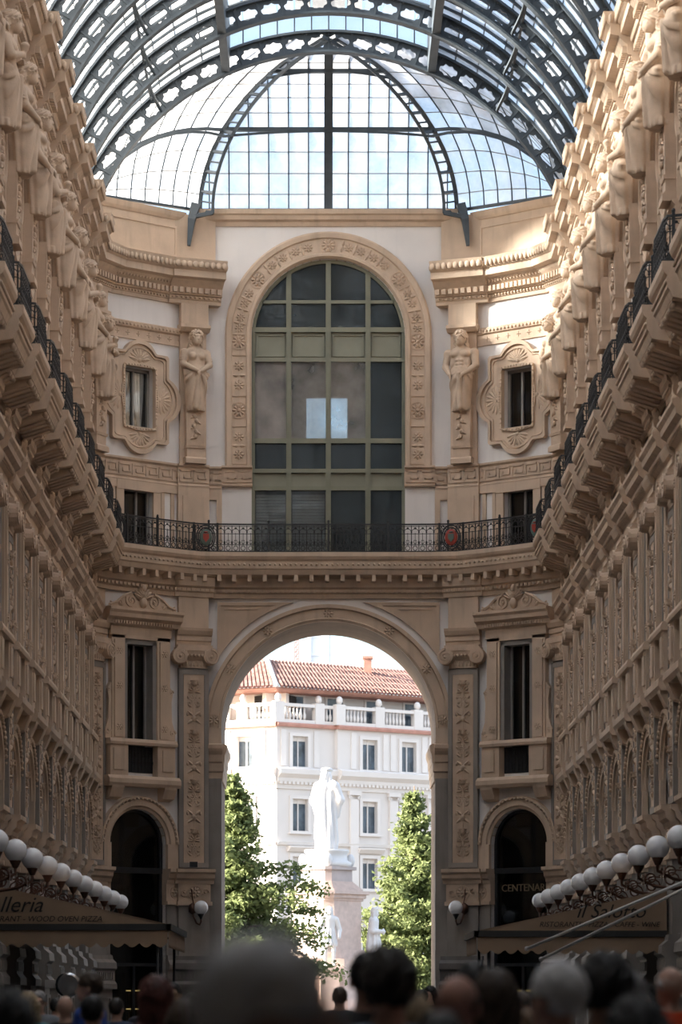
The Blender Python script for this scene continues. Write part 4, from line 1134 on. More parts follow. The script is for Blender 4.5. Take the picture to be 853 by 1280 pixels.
# ------------------------------------------------------------------ caryatids
def drape(P, d, z0, z1, amp, kx, kz, ph=0):
    X, Y, Z = P
    a = np.arctan2(X, -(Y + .25))
    w_ = smooth01(Z, z0, z0 + .15) * (1 - smooth01(Z, z1 - .12, z1))
    return d - amp * w_ * (np.sin(a * kx + kz * Z + ph + 1.2 * np.sin(3 * Z + ph)) + .5 * np.sin(a * kx * 2.1 - kz * 1.5 * Z + 2 * ph))
def face(P, d, c, s=1.0, down=.0):
    """brow, nose, cheeks, mouth and eye hollows on a head centred at c that looks along -y"""
    X, Y, Z = P; x0, y0, z0 = c
    d = smin(d, eld(P, (x0, y0 - .10 * s, z0 - .11 * s), (.085 * s, .09 * s, .10 * s)), .05 * s)      # jaw
    d = smin(d, cap(P, (x0, y0 - .165 * s, z0 + .03 * s), (x0, y0 - .205 * s, z0 - .055 * s), .018 * s, .028 * s), .025 * s)
    d = smin(d, cap(P, (x0 - .06 * s, y0 - .155 * s, z0 + .05 * s), (x0 + .06 * s, y0 - .155 * s, z0 + .05 * s), .02 * s, .02 * s), .03 * s)
    d = smin(d, eld(P, (x0, y0 - .175 * s, z0 - .115 * s), (.035 * s, .02 * s, .016 * s)), .015 * s)
    for h in (-1, 1):
        e = eld(P, (x0 + h * .055 * s, y0 - .185 * s, z0 + .012 * s), (.03 * s, .03 * s, .02 * s)); d = np.maximum(d, -e + .004 * s)
        d = smin(d, eld(P, (x0 + h * .055 * s, y0 - .150 * s, z0 + .010 * s), (.022 * s, .02 * s, .016 * s)), .008 * s)
    return d
def caryatid(kind):
    def f(P):
        X, Y, Z = P
        sw = 1.0 if kind != 1 else 1.12
        d = eld(P, (0, -.27, 1.60), (.30 * sw, .21, .36))
        d = smin(d, eld(P, (0, -.28, 1.78), (.33 * sw, .18, .17)), .12)
        d = smin(d, cap(P, (0, -.27, 1.5), (0, -.28, 1.1), .24, .33, .75), .12)
        legs = cap(P, (0, -.28, 1.12), (.0, -.26, .05), .365, .28, .74)
        legs = smin(legs, cap(P, (-.16, -.38, 1.0), (-.11, -.34, .15), .18, .13), .06); legs = smin(legs, cap(P, (.16, -.40, 1.0), (.12, -.32, .15), .18, .13), .06)
        kx, kz_ = ((.0, 1.28), (.16, 1.30), (-.14, 1.26))[kind]
        fan = np.arctan2(X - kx, kz_ - Z)
        fr = smooth01(-Y, .18, .40)
        wz = 1 - smooth01(Z, 1.0, 1.2)
        fold = np.sin(fan * 15 + .8 * np.sin(fan * 6 + kind)); fold = np.sign(fold) * np.abs(fold) ** .7
        a_ = np.arctan2(X, -(Y + .25)); side_ = np.sin(a_ * 10 + 1.5 * Z)
        legs = legs - .024 * wz * (fr * fold + (1 - fr) * side_)
        d = smin(d, np.maximum(legs, .05 - Z), .05)
        belt = cap(P, (-.32, -.32, 1.18), (.32, -.36, 1.10), .11, .10, 1.0)
        belt = belt - .015 * np.sin(30 * (Z + .4 * X)); d = smin(d, belt, .05)
        hem = cap(P, (0, -.26, .13), (0, -.26, .07), .29, .30, .74) - .018 * np.sin(np.arctan2(X, -Y - .28) * 13); hem = np.maximum(hem, Z - .16); d = smin(d, np.maximum(hem, .0 - Z), .03)
        d = smin(d, cap(P, (.0, -.58, 1.1), (.05 if kind else -.06, -.50, .1), .06, .09), .06)          # fall of cloth
        d = smin(d, cap(P, (0, -.27, 1.85), (0, -.34, 2.1), .11 * sw, .10 * sw), .06)
        hc = (0, -.40, 2.22)
        d = smin(d, eld(P, hc, (.16, .195, .21)), .04); d = face(P, d, (0, -.41, 2.22), 1.06)
        hair = eld(P, (0, -.37, 2.30), (.225, .24, .20))
        hair = np.minimum(hair, np.minimum(cap(P, (-.15, -.32, 2.25), (-.17, -.28, 1.92), .09, .07), cap(P, (.15, -.32, 2.25), (.17, -.28, 1.92), .09, .07)))
        hair = np.maximum(hair, -eld(P, (0, -.56, 2.15), (.125, .18, .215)))
        hair = hair - .018 * np.sin(X * 60 + 3 * np.sin(Z * 25)) * np.cos(Z * 38 + Y * 30)
        d = smin(d, hair, .02)
        if kind == 1:
            d = smin(d, eld(P, (0, -.50, 2.08), (.09, .08, .10)) - .012 * np.sin(X * 70) * np.sin(Z * 50), .03)   # beard
            for h in (-1, 1):
                d = smin(d, eld(P, (h * .155, -.43, 1.74), (.165, .10, .115)), .022)
                for z in (1.54, 1.43, 1.32): d = smin(d, eld(P, (h * .07, -.465, z), (.068, .05, .052)), .012)
                d = smin(d, eld(P, (h * .25, -.36, 1.45), (.08, .10, .16)), .03)
            arms = [((-.42, -.27, 1.80), (-.48, -.34, 1.38), (-.30, -.56, 1.10)), ((.42, -.27, 1.80), (.49, -.36, 1.36), (.16, -.62, 1.08))]
        elif kind == 0:
            for h in (-1, 1): d = smin(d, eld(P, (h * .14, -.44, 1.66), (.115, .12, .12)), .04)
            arms = [((-.36, -.27, 1.80), (-.42, -.38, 1.42), (-.07, -.62, 1.20)), ((.36, -.27, 1.80), (.42, -.38, 1.42), (.07, -.62, 1.18))]
            for h in (-1, 1): d = smin(d, eld(P, (h * .41, -.31, 1.58), (.12, .12, .08)) - .012 * np.sin(Z * 70), .03)
        else:
            for h in (-1, 1): d = smin(d, eld(P, (h * .14, -.42, 1.66), (.11, .11, .11)), .04)
            arms = [((-.37, -.27, 1.80), (-.42, -.42, 1.42), (-.02, -.62, 1.56)), ((.37, -.27, 1.80), (.43, -.40, 1.42), (.02, -.60, 1.40))]
            d = smin(d, cap(P, (0, -.64, 1.60), (0, -.66, 1.74), .05, .09), .02)                         # cup
        for a, b, c in arms:
            ar = smin(cap(P, a, b, .118 * sw, .095 * sw), cap(P, b, c, .095 * sw, .062), .03)
            ar = smin(ar, eld(P, (a[0] * .93, a[1], a[2] - .02), (.13 * sw, .13, .12)), .05)
            d = smin(d, ar, .025)
            dx = np.array(c) - np.array(b); dx = dx / np.linalg.norm(dx)
            for fi in range(4):
                o_ = (fi - 1.5) * .032
                s0 = np.array(c) + dx * .03 + np.array((0, 0, o_)); s1 = s0 + dx * .09 + np.array((0, .0, -.03)); d = smin(d, cap(P, s0, s1, .022, .017), .012)
        back = cap(P, (0, -.12, .3), (0, -.12, 2.0), .20, .22); d = smin(d, back, .05)
        return d
    return snets(f, lin(-.66, .66, .016), lin(-.80, .16, .016), lin(-.02, 2.56, .016), 'caryatid', M_STATUE)
CARY = [caryatid(k) for k in range(3)]
DESC = ['draped woman with joined hands', 'bare-chested bearded man', 'draped figure holding a cup']
for nm, sx in (('left', -1), ('right', 1)):
    kd = 0 if sx < 0 else 1
    ob('caryatid', CARY[kd], M=T(sx * 4.22, 92.22, 20.08, -sx * R(20)) @ Matrix.Translation((0, -.10, 0)), label='stone %s just %s of the great arched window' % (DESC[kd], nm), cat='statue', group='carved stone caryatids')
    for k in range(NB):
        kd = (k * 2 + (1 if sx < 0 else 2)) % 3 if k else (0 if sx > 0 else 2)
        rz = (-sx * PI / 2) if k else -sx * R(62)
        x, y = (sx * HX, YW - 3.5 * k) if k else (sx * 7.16, 89.95)
        where = ORD[k]
        ob('caryatid', CARY[kd], M=T(x, y, 20.05, rz + R([0, 3, -4, 2, -2, 4, -3, 1, 3, -1][k])) @ Matrix.Translation((0, -.16, 0)) @ Matrix.Diagonal((1.06, 1.08, 1.0, 1)),
           label='stone %s, %s wall, %s' % (DESC[kd], nm, where), cat='statue', group='carved stone caryatids')

# ------------------------------------------------------------------ globe lamps
def lamp_parts(arm_out):
    g = MB(); g.ell((0, -arm_out, 0), (.225, .225, .225), 20, 12)
    s_ = MB(); s_.lathe([(.05, -.34), (.07, -.30), (.10, -.24), (.12, -.20), (.10, -.17)], 0, -arm_out, 10)
    b = MB()
    b.tube([(0, 0, -.62), (0, -arm_out * .3, -.66), (0, -arm_out * .7, -.6), (0, -arm_out, -.45), (0, -arm_out, -.32)], [.05, .04, .035, .03, .035], 6)
    def curl(c, r, a0, hand):
        pts = [(0, c[0] + r * (1 - .8 * t / 14) * cos(a0 + hand * 8.5 * t / 14), c[1] + r * (1 - .8 * t / 14) * sin(a0 + hand * 8.5 * t / 14)) for t in range(15)]
        b.tube(pts, .022, 4)
    curl((-arm_out * .35, -.48), .17, 0, 1); curl((-arm_out * .75, -.46), .12, PI, -1)
    b.tube([(0, 0, -.3), (0, -arm_out * .35, -.28), (0, -arm_out * .6, -.4)], .02, 4)
    for h in (-1, 1):                               # scrolls along the wall so the bracket reads from the nave
        pts = [(h * (.20 - .15 * (1 - t / 14) * cos(8 * t / 14)), -arm_out * .9, -.45 - .14 * (1 - .75 * t / 14) * sin(8 * t / 14)) for t in range(15)]
        b.tube(pts, .022, 4)
    p = MB(); p.box(-.10, .10, -.02, .05, -.80, -.1); p.ell((0, -.05, -.62), (.1, .06, .12), 8, 5)
    return g.mesh('globe', M_GLOBE), s_.mesh('lamp_socket', M_COPPER), b.mesh('scroll_bracket', M_COPPER), p.mesh('wall_plate', M_COPPER)
LP = lamp_parts(1.0)
def lamp(M, parts, label, group):
    r = ob('globe_lamp', None, M=M, label=label, cat='lamp', group=group)
    for n_, me in zip(('globe', 'lamp_socket', 'scroll_bracket', 'wall_plate'), parts): ob(n_, me, r, Matrix.Identity(4))
for nm, sx, y0 in (('left', -1, 88.1), ('right', 1, 86.9)):
    for k in range(11):
        y = y0 - 3.38 * k
        lamp(T(sx * (HX - .12), y, 4.86, -sx * PI / 2), LP, 'white globe lamp on scrolled bracket along the %s wall, %s' % (nm, (ORD + ['eleventh from the end wall'])[k]), 'globe lamps in rows along the side walls')
g = MB(); g.ell((0, -.55, 0), (.22, .22, .22), 20, 12)
s_ = MB(); s_.lathe([(.03, -.36), (.05, -.30), (.09, -.24), (.11, -.19), (.08, -.17)], 0, -.55, 10)
b = MB(); b.tube([(0, 0, .0), (0, -.12, -.25), (0, -.3, -.48), (0, -.48, -.52), (0, -.55, -.42), (0, -.55, -.32)], .03, 6); b.tube([(0, 0, .6), (0, -.06, .3), (0, -.14, .1), (0, -.08, -.15)], .02, 5)
p = MB(); p.lathe([(.02, -.2), (.12, -.12), (.13, .0), (.1, .1), (.02, .16)], 0, -.06, 10)
SC = [g.mesh('globe', M_GLOBE), s_.mesh('lamp_socket', M_IRON), b.mesh('scroll_bracket', M_COPPER), p.mesh('wall_plate', M_COPPER)]
for nm, sx in (('left', -1), ('right', 1)):
    lamp(T(sx * 4.22, 91.9, 4.80, -sx * R(35)), SC, 'single white globe wall lamp on the pier %s of the passage arch' % nm, 'single globe lamps beside the passage')

# ------------------------------------------------------------------ the square beyond: ground, palace, monument, trees
m = MB(); m.plan([(-120, 96), (120, 96), (120, 700), (-120, 700)], FLOOR - .3, FLOOR - .01)
struct('floor_2', 'pale stone paving of the square beyond the arch', m.mesh('floor_2', mat('square_paving', (.12, .115, .11), .7, .15, .4)))
M_PAL = mat('palace_stone', (.66, .61, .57), .8, .06, .3, .05, 10)
M_PAL2 = mat('palace_trim', (.70, .65, .61), .8, .05, .5)
M_REDS = mat('terracotta_band', (.46, .235, .18), .8, .15, 2)
M_TILE = mat('roof_tiles', (.235, .13, .108), .85, .5, 2.5, .2, 8)
M_PWIN = glass('palace_glass', (.5, .6, .68), .5, .03, .45, (.45, .55, .65))
pal = ob('palace', None, label='white corner palace with red tiled roof and rooftop balustrade beyond the trees', cat='building')
PC = (-2.97, 185.0)
faces = [('right', T(PC[0], PC[1], 0, R(35)), 0, 34), ('left', T(PC[0], PC[1], 0, R(-28)), -30, 0)]
def holes_wall(m, u0, u1, v0, v1, z0, z1, wins):
    """wall plate with window columns cut out: wins = list of (u, half width, [(za, zb), ...])"""
    x = u0
    for u, hw, zz in sorted(wins):
        m.box(x, u - hw, v0, v1, z0, z1); z = z0
        for a, b in sorted(zz): m.box(u - hw, u + hw, v0, v1, z, a); z = b
        m.box(u - hw, u + hw, v0, v1, z, z1); x = u + hw
    m.box(x, u1, v0, v1, z0, z1)
for nm, M, ua, ub in faces:
    if nm == 'right':
        segs = [(0, 4.4, 0.0, [1.75]), (4.4, 34, .35, [6.86, 9.94, 13.0, 16.1, 19.2, 22.3, 25.4, 28.5])]
    else:
        segs = [(-30, 0, 0.0, [-2.25, -5.4, -8.5, -11.6, -14.7, -17.8, -21])]
    ZZ = [(3.6, 6.6), (9.0, 10.9), (12.5, 14.5), (16.5, 18.4)]
    wall = MB(); trim = MB(); back = MB(); red = MB(); bal = MB(); pil = MB()
    back.box(ua, ub, -6, -.75, FLOOR, 18.9); back.box(ua, ub, -6, -1.7, 18.9, 21)
    for u0, u1, v, ws in segs:
        holes_wall(wall, u0, u1, v - .4, v, FLOOR, 19.0, [(u, .58, ZZ) for u in ws])
        trim.extr([(v - .3, 15.1), (v + .1, 15.1), (v + .12, 15.35), (v + .3, 15.55), (v + .32, 15.75), (v + .6, 16.0), (v + .62, 16.3), (v + .3, 16.42), (v - .3, 16.42)], u0 - .1, u1 + .1)
        dentils(trim, u0, u1, int((u1 - u0) / .3), v + .1, v + .3, 15.38, 15.54)
        trim.extr([(v - .3, 11.6), (v + .12, 11.6), (v + .2, 11.8), (v - .3, 11.85)], u0, u1)
        red.extr([(v - .3, 18.95), (v + .22, 18.95), (v + .26, 19.1), (v + .2, 19.2), (v - .3, 19.2)], u0 - .05, u1 + .05)
        for i, u in enumerate(ws):
            for z0, z1 in ZZ:
                wf = MB(); hw = .58
                wf.ring([(u - hw - .22, z0 - .12), (u + hw + .22, z0 - .12), (u + hw + .22, z1 + .2), (u - hw - .22, z1 + .2)], [(u - hw, z0), (u + hw, z0), (u + hw, z1), (u - hw, z1)], v - .02, v + .09)
                wf.box(u - .04, u + .04, v - .3, v - .2, z0, z1); wf.box(u - hw, u + hw, v - .3, v - .22, z1 - .3, z1)
                wf.box(u - hw - .3, u + hw + .3, v, v + .22, z0 - .2, z0 - .1)
                if z0 in (9.0, 3.6): wf.extr([(v, z1 + .3), (v + .15, z1 + .3), (v + .4, z1 + .55), (v + .4, z1 + .65), (v, z1 + .65)], u - hw - .4, u + hw + .4)
                w_ = ob('window', (wf, M_PAL2), pal, M)
                pn = MB(); pn.box(u - hw, u + hw, v - .29, v - .27, z0, z1); ob('pane', (pn, M_PWIN), w_, Matrix.Identity(4))
            for d_ in (-1.25, 1.25):
                if u0 + .3 < u + d_ < u1 - .2:
                    pil = MB(); pil.box(u + d_ - .2, u + d_ + .2, v, v + .07, 16.5, 18.8); ob('wall_strip', (pil, M_PAL2), pal, M); pil = MB()
                    if nm == 'right' and d_ < 0 and v > 0:
                        pil.box(u + d_ - .32, u + d_ + .32, v, v + .16, 4, 14.6); pil.box(u + d_ - .46, u + d_ + .46, v, v + .26, 14.85, 15.1)
                        for h in (-1, 1): pil.scroll(u + d_ + h * .32, 14.72, v + .18, .16, PI / 2, 1.4, .05, 10, -h)
                        ob('facade_pilaster', (pil, M_PAL2), pal, M)
        # rooftop balustrade: pedestals and turned balusters
        x = u0 + .15; bal.box(u0, u1, v - .2, v + .12, 19.2, 19.42); bal.box(u0, u1, v - .2, v + .12, 20.22, 20.42)
        while x < u1 - .3:
            bal.box(x - .35, x + .35, v - .24, v + .16, 19.2, 20.5); bal.ell((x, -(v - .04), 20.75), (.22, .22, .28), 8, 5)
            y_ = x + .62
            while y_ < min(x + 2.5, u1) - .3 :
                bal.lathe([(.06, 19.42), (.10, 19.6), (.11, 19.72), (.05, 19.95), (.07, 20.22)], y_, -(v - .04), 6); y_ += .27
            x += 3.05
    wall.box(ua, ub, -1.6, -1.2, 19.0, 21.2)
    for i in range(11):
        u = (2.2 + 3.05 * i) if nm == 'right' else (-1.6 - 3.05 * i)
        if ua < u < ub:
            wf = MB(); wf.ring([(u - .75, 19.3), (u + .75, 19.3), (u + .75, 21.1), (u - .75, 21.1)], [(u - .6, 19.3), (u + .6, 19.3), (u + .6, 21.0), (u - .6, 21.0)], -1.2, -1.12)
            w_ = ob('window', (wf, M_PAL2), pal, M); pn = MB(); pn.box(u - .6, u + .6, -1.2, -1.17, 19.3, 21.0); ob('pane', (pn, M_PWIN), w_, Matrix.Identity(4))
    eave = MB(); eave.extr([(-1.2, 21.1), (.0, 21.12), (.25, 21.25), (.25, 21.36), (-1.2, 21.4)], ua - .1, ub + .1)
    ob('facade', (wall, M_PAL), pal, M); ob('cornice', (trim, M_PAL2), pal, M); ob('string_course', (red, M_REDS), pal, M)
    ob('balustrade', (bal, M_PAL2), pal, M); ob('eave', (eave, M_REDS), pal, M); ob('inner_mass', (back, M_DARK), pal, M)
def P3(M, u, v, z): return M @ Vector((u, -v, z))
MR, ML = faces[0][1], faces[1][1]
ec = (P3(MR, 0, .4, 0) + P3(ML, 0, .4, 0)) / 2
apex = Vector((PC[0] - .7, PC[1] + 6.8, 23.75))
RQ = [(P3(MR, 0, .4, 21.36), P3(MR, 34, .4, 21.36), P3(MR, 34, -6.2, 23.75), apex), (P3(ML, -30, .4, 21.36), P3(ML, 0, .4, 21.36), apex, P3(ML, -30, -6.2, 23.75))]
m = MB(); tl = MB()
for a, b, c, d in RQ:
    m.add([a, b, c, d], [(0, 1, 2, 3)])
    L = (b - a).length; n = int(L / .3)
    for k in range(n):
        p = a.lerp(b, (k + .5) / n); q = d.lerp(c, (k + .5) / n)
        pts = [p.lerp(q, i / 9) + Vector((0, 0, .03 + .05 * (i % 2))) for i in range(10)]
        tl.tube(pts, [.11] * 10, 4)
ob('roof', (m, M_TILE), pal); ob('roof_tile_rows', (tl, M_TILE), pal, kind='stuff')
m = MB(); q0 = (P3(MR, 0, .3, 21.4) + P3(ML, 0, .3, 21.4)) / 2
m.tube([q0, apex + Vector((0, 0, .1))], .16, 6); m.tube([apex, P3(MR, 34, -6.2, 23.8)], .16, 6)
ob('ridge', (m, M_PAL2), pal)
m = MB(); c = P3(MR, 10.3, -4.6, 23.2); m.plan([(c.x - .25, c.y - .25), (c.x + .25, c.y - .25), (c.x + .25, c.y + .25), (c.x - .25, c.y + .25)], 22.4, 24.2); m.plan([(c.x - .34, c.y - .34), (c.x + .34, c.y - .34), (c.x + .34, c.y + .34), (c.x - .34, c.y + .34)], 24.2, 24.35)
ob('chimney', (m, M_REDS), pal)
M_HAZE = mat('haze_tint', (.66, .70, .76), .9, .04, .2)  # bluish distance haze is painted into this colour
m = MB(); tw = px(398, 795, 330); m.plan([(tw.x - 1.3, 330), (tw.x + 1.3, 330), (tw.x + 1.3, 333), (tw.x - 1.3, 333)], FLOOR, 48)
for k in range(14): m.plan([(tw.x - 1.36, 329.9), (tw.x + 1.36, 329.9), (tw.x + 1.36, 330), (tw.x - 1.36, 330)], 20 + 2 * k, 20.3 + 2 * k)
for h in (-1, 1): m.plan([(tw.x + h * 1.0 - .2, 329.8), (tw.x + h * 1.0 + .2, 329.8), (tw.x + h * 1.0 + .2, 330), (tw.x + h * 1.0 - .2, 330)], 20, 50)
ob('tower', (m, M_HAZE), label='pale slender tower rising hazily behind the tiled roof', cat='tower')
m = MB(); a = px(371, 795, 193)
for h in ((-.12, 0), (.12, 0), (0, .2)): m.tube([(a.x + h[0], 193 + h[1], 22.5), (a.x + h[0], 193 + h[1], 27.5)], .035, 4)
for k in range(16): m.tube([(a.x - .12, 193, 22.6 + k * .3), (a.x + .12, 193, 22.9 + k * .3)], .025, 4)
ob('antenna_mast', (m, mat('red_white_mast', (.45, .25, .22))), label='thin lattice antenna mast standing on the tiled roof', cat='antenna')

# monument
mon = ob('monument_pedestal', None, label='tall stepped pink stone pedestal carrying the white marble statue', cat='pedestal')
MX, MY = .05, 140.0
def sqr(hd, a0=R(3), ch=.0):
    pts = []
    for k in range(4):
        a = a0 + PI / 2 * k - PI / 2
        if ch:
            for d_ in (-ch, ch): pts.append((hd * cos(a + d_) , hd * sin(a + d_)))
        else: pts.append((hd * cos(a), hd * sin(a)))
    return pts
MT = T(MX, MY)
m = MB()
for k, (r, z0, z1) in enumerate(((4.6, FLOOR - .02, .7), (4.0, .7, 1.1), (2.5, 1.1, 2.0), (2.1, 2.0, 3.9))): m.plan([(r * cos(PI / 8 + PI / 4 * i), r * sin(PI / 8 + PI / 4 * i)) for i in range(8)], z0, z1)
ob('steps', (m, M_PINKSTONE), mon, MT)
m = MB(); m.plan(sqr(1.62, ch=.16), 3.9, 6.7); m.plan(sqr(1.8, ch=.16), 3.9, 4.3)
ob('main_block', (m, M_PINKSTONE), mon, MT)
m = MB()
for r, z0, z1 in ((1.72, 6.6, 6.72), (1.85, 6.72, 6.9), (2.02, 6.9, 7.05), (1.7, 7.05, 7.15)): m.plan(sqr(r, ch=.13), z0, z1)
for i in range(6): m.plan(sqr(1.62 - .075 * i, ch=.12), 7.15 + .06 * i, 7.21 + .06 * i)
ob('cornice', (m, M_PINKSTONE), mon, MT)
m = MB(); m.plan(sqr(1.2, ch=.14), 7.45, 8.05); m.plan(sqr(1.4, ch=.12), 8.05, 8.2)
ob('upper_block', (m, mat('grey_pink_granite', (.42, .36, .35), .5)), mon, MT)
m = MB(); m.lathe([(1.15, 8.2), (1.18, 8.4), (1.0, 8.5), (.95, 8.8), (1.05, 8.9), (1.05, 9.0)], 0, 0, 20)
for k in range(4):
    a = R(3) + PI / 2 * k - PI / 2; m.ell((1.12 * cos(a), 1.12 * sin(a), 8.5), (.2, .2, .32), 8, 6)
ob('marble_drum', (m, M_MARBLE), mon, MT)
for k in range(4):
    a = R(3) + PI / 2 * k - PI / 4
    rm2 = Matrix.Rotation(a + PI / 2, 4, 'Z')
    m = MB(); m.box(-.72, .72, 1.10, 1.17, 4.5, 6.4)
    m.ring([(-.85, 4.35), (.85, 4.35), (.85, 6.5), (-.85, 6.5)], [(-.74, 4.45), (.74, 4.45), (.74, 6.42), (-.74, 6.42)], 1.1, 1.25)
    rl = ob('relief_frame', (m, M_PAL2), mon, MT @ rm2)
    m = MB()
    for i in range(4):
        u = -.45 + .3 * i; m.ell((u, -1.2, 5.0 + .1 * (i % 2)), (.10, .06, .42), 7, 5); m.ell((u + .03, -1.22, 5.6 + .1 * (i % 2)), (.075, .06, .10), 7, 4); m.tube([(u, -1.22, 5.4), (u + .18, -1.24, 5.2), (u + .22, -1.24, 5.45)], .035, 5)
    ob('bronze_relief', (m, M_BRONZE), rl, Matrix.Identity(4), label='bronze figures in relief')
for k in range(4):
    a = R(3) + PI / 2 * k - PI / 2
    m = MB(); c = (2.25 * cos(a), 2.25 * sin(a)); q = [(c[0] + .62 * cos(a + PI / 4 + PI / 2 * i), c[1] + .62 * sin(a + PI / 4 + PI / 2 * i)) for i in range(4)]
    m.plan(q, 1.1, 3.3); q = [(c[0] + .75 * cos(a + PI / 4 + PI / 2 * i), c[1] + .75 * sin(a + PI / 4 + PI / 2 * i)) for i in range(4)]; m.plan(q, 3.3, 3.5); m.plan(q, .9, 1.4)
    ob('corner_plinth', (m, M_PINKSTONE), mon, MT)
def master(P):                                      # robed figure in a flat cap, seen from behind; faces -y
    X, Y, Z = P
    d = cap(P, (0, .0, 1.30), (0, .02, .12), .21, .26, .82)
    d = smin(d, cap(P, (-.14, 0, 1.42), (.14, 0, 1.42), .12, .12, 1.0), .10)
    a = np.arctan2(X, Y + .001)
    w_ = 1 - smooth01(Z, .95, 1.35)
    d = d - .022 * w_ * (np.sin(a * 9 + 2.2 * Z + np.sin(4 * Z)) + .6 * np.sin(a * 17 - 3 * Z)) - .012 * (1 - w_) * np.sin(a * 6 + 6 * Z)
    for h in (-1, 1):
        ar = smin(cap(P, (h * .22, .02, 1.40), (h * .32, -.02, 1.10), .095, .085), cap(P, (h * .32, -.02, 1.10), (-h * .05, -.26, 1.12), .08, .06), .05)
        d = smin(d, ar, .05)
        d = smin(d, cap(P, (h * .30, .0, 1.1), (h * .24, -.05, .75), .08, .05), .06)
    d = smin(d, cap(P, (0, .01, 1.45), (0, -.02, 1.58), .075, .065), .04)
    d = smin(d, eld(P, (0, -.03, 1.66), (.085, .105, .12)), .03); d = face(P, d, (0, -.03, 1.65), .52)
    hair = smin(cap(P, (-.07, .04, 1.66), (-.10, .05, 1.48), .055, .05), cap(P, (.07, .04, 1.66), (.10, .05, 1.48), .055, .05), .06); hair = smin(hair, cap(P, (0, .07, 1.68), (0, .09, 1.47), .07, .06), .05)
    d = smin(d, hair - .006 * np.sin(X * 120 + Z * 30), .02)
    d = smin(d, eld(P, (0, -.10, 1.50), (.055, .05, .11)), .03)
    d = smin(d, eld(P, (0, .0, 1.765), (.135, .145, .055)), .015); d = np.minimum(d, np.maximum(cap(P, (0, 0, 1.715), (0, 0, 1.74), .108, .108), np.abs(Z - 1.73) - .028))
    for h in (-1, 1): d = smin(d, eld(P, (h * .11, -.16, .05), (.06, .15, .055)), .03)
    return np.maximum(d, -Z)
def pupil(side):
    def f(P):
        X, Y, Z = P
        d = cap(P, (0, 0, 1.38), (0, 0, 1.0), .17, .15, .75)
        sk = cap(P, (0, 0, 1.0), (0, 0, .70), .17, .24, .85); a = np.arctan2(X, Y + .001)
        sk = sk - .015 * np.sin(a * 12 + Z * 3); d = smin(d, np.maximum(sk, (.60 if not side else .52) - Z), .06)
        d = smin(d, cap(P, (-.17, 0, 1.40), (.17, 0, 1.40), .085, .085), .07)
        for h in (-1, 1):
            x0 = h * .10; d = smin(d, cap(P, (x0, 0, .85), (x0 * 1.15, -.02 - .03 * h, .48), .095, .07), .03); d = smin(d, cap(P, (x0 * 1.15, -.02 - .03 * h, .48), (x0 * 1.25, .01, .08), .068, .042), .02)
            d = smin(d, eld(P, (x0 * 1.25, -.07, .04), (.05, .12, .045)), .02)
            if side: ar = smin(cap(P, (h * .20, 0, 1.38), (h * .25, .02, 1.10), .085, .08), cap(P, (h * .25, .02, 1.10), (h * .06, -.28, 1.08), .085, .05), .03)
            else: ar = smin(cap(P, (h * .20, 0, 1.38), (h * .30, .02, 1.08), .09, .08), cap(P, (h * .30, .02, 1.08), (h * .26, -.14, .86), .075, .05), .03)
            d = smin(d, ar, .03)
        cl = cap(P, (0, .10, 1.38), (0, .15, .62), .16, .22, .5) - .012 * np.sin(X * 50); d = smin(d, cl, .04)
        d = smin(d, cap(P, (0, 0, 1.42), (0, -.02, 1.55), .06, .055), .03)
        d = smin(d, eld(P, (0, -.02, 1.64), (.08, .10, .115)), .03); d = face(P, d, (0, -.02, 1.63), .5)
        hr = np.minimum(np.minimum(cap(P, (-.075, .01, 1.66), (-.09, .02, 1.50), .045, .04), cap(P, (.075, .01, 1.66), (.09, .02, 1.50), .045, .04)), cap(P, (0, .06, 1.68), (0, .07, 1.50), .06, .06))
        hr = np.minimum(hr, eld(P, (0, .02, 1.71), (.10, .115, .07))); d = smin(d, hr - .005 * np.sin(X * 130), .015)
        if side:
            d = smin(d, eld(P, (0, .0, 1.77), (.10, .11, .06)), .02); d = smin(d, eld(P, (0, -.27, 1.08), (.12, .04, .10)), .02); d = np.minimum(d, np.maximum(np.maximum(np.abs(X) - .14, np.abs(Y - .24) - .1), np.abs(Z - .17) - .17))
        return np.maximum(d, -Z)
    return f
ms = snets(master, lin(-.50, .50, .016), lin(-.44, .40, .016), lin(-.03, 1.88, .016), 'marble_statue', M_MARBLE)
ob('marble_statue', ms, M=T(MX, MY, 9.0, R(158), 2.13), label='large white marble statue of a robed man in flat cap, seen from behind', cat='statue')
pa = snets(pupil(False), lin(-.46, .46, .015), lin(-.34, .42, .015), lin(-.03, 1.86, .015), 'marble_statue', M_MARBLE)
pb = snets(pupil(True), lin(-.46, .46, .015), lin(-.40, .42, .015), lin(-.03, 1.88, .015), 'marble_statue', M_MARBLE)
a = R(3) - PI / 2; ob('marble_statue', pa, M=T(MX + 2.25 * cos(a), MY + 2.25 * sin(a), 3.5, R(12), 1.57), label='white statue of man in short tunic standing in front of the pedestal', cat='statue', group='white statues round the pedestal')
a = R(3); ob('marble_statue', pb, M=T(MX + 2.25 * cos(a), MY + 2.25 * sin(a), 3.5, R(80), 1.55), label='white statue in long coat facing right, at the right corner of the pedestal', cat='statue', group='white statues round the pedestal')

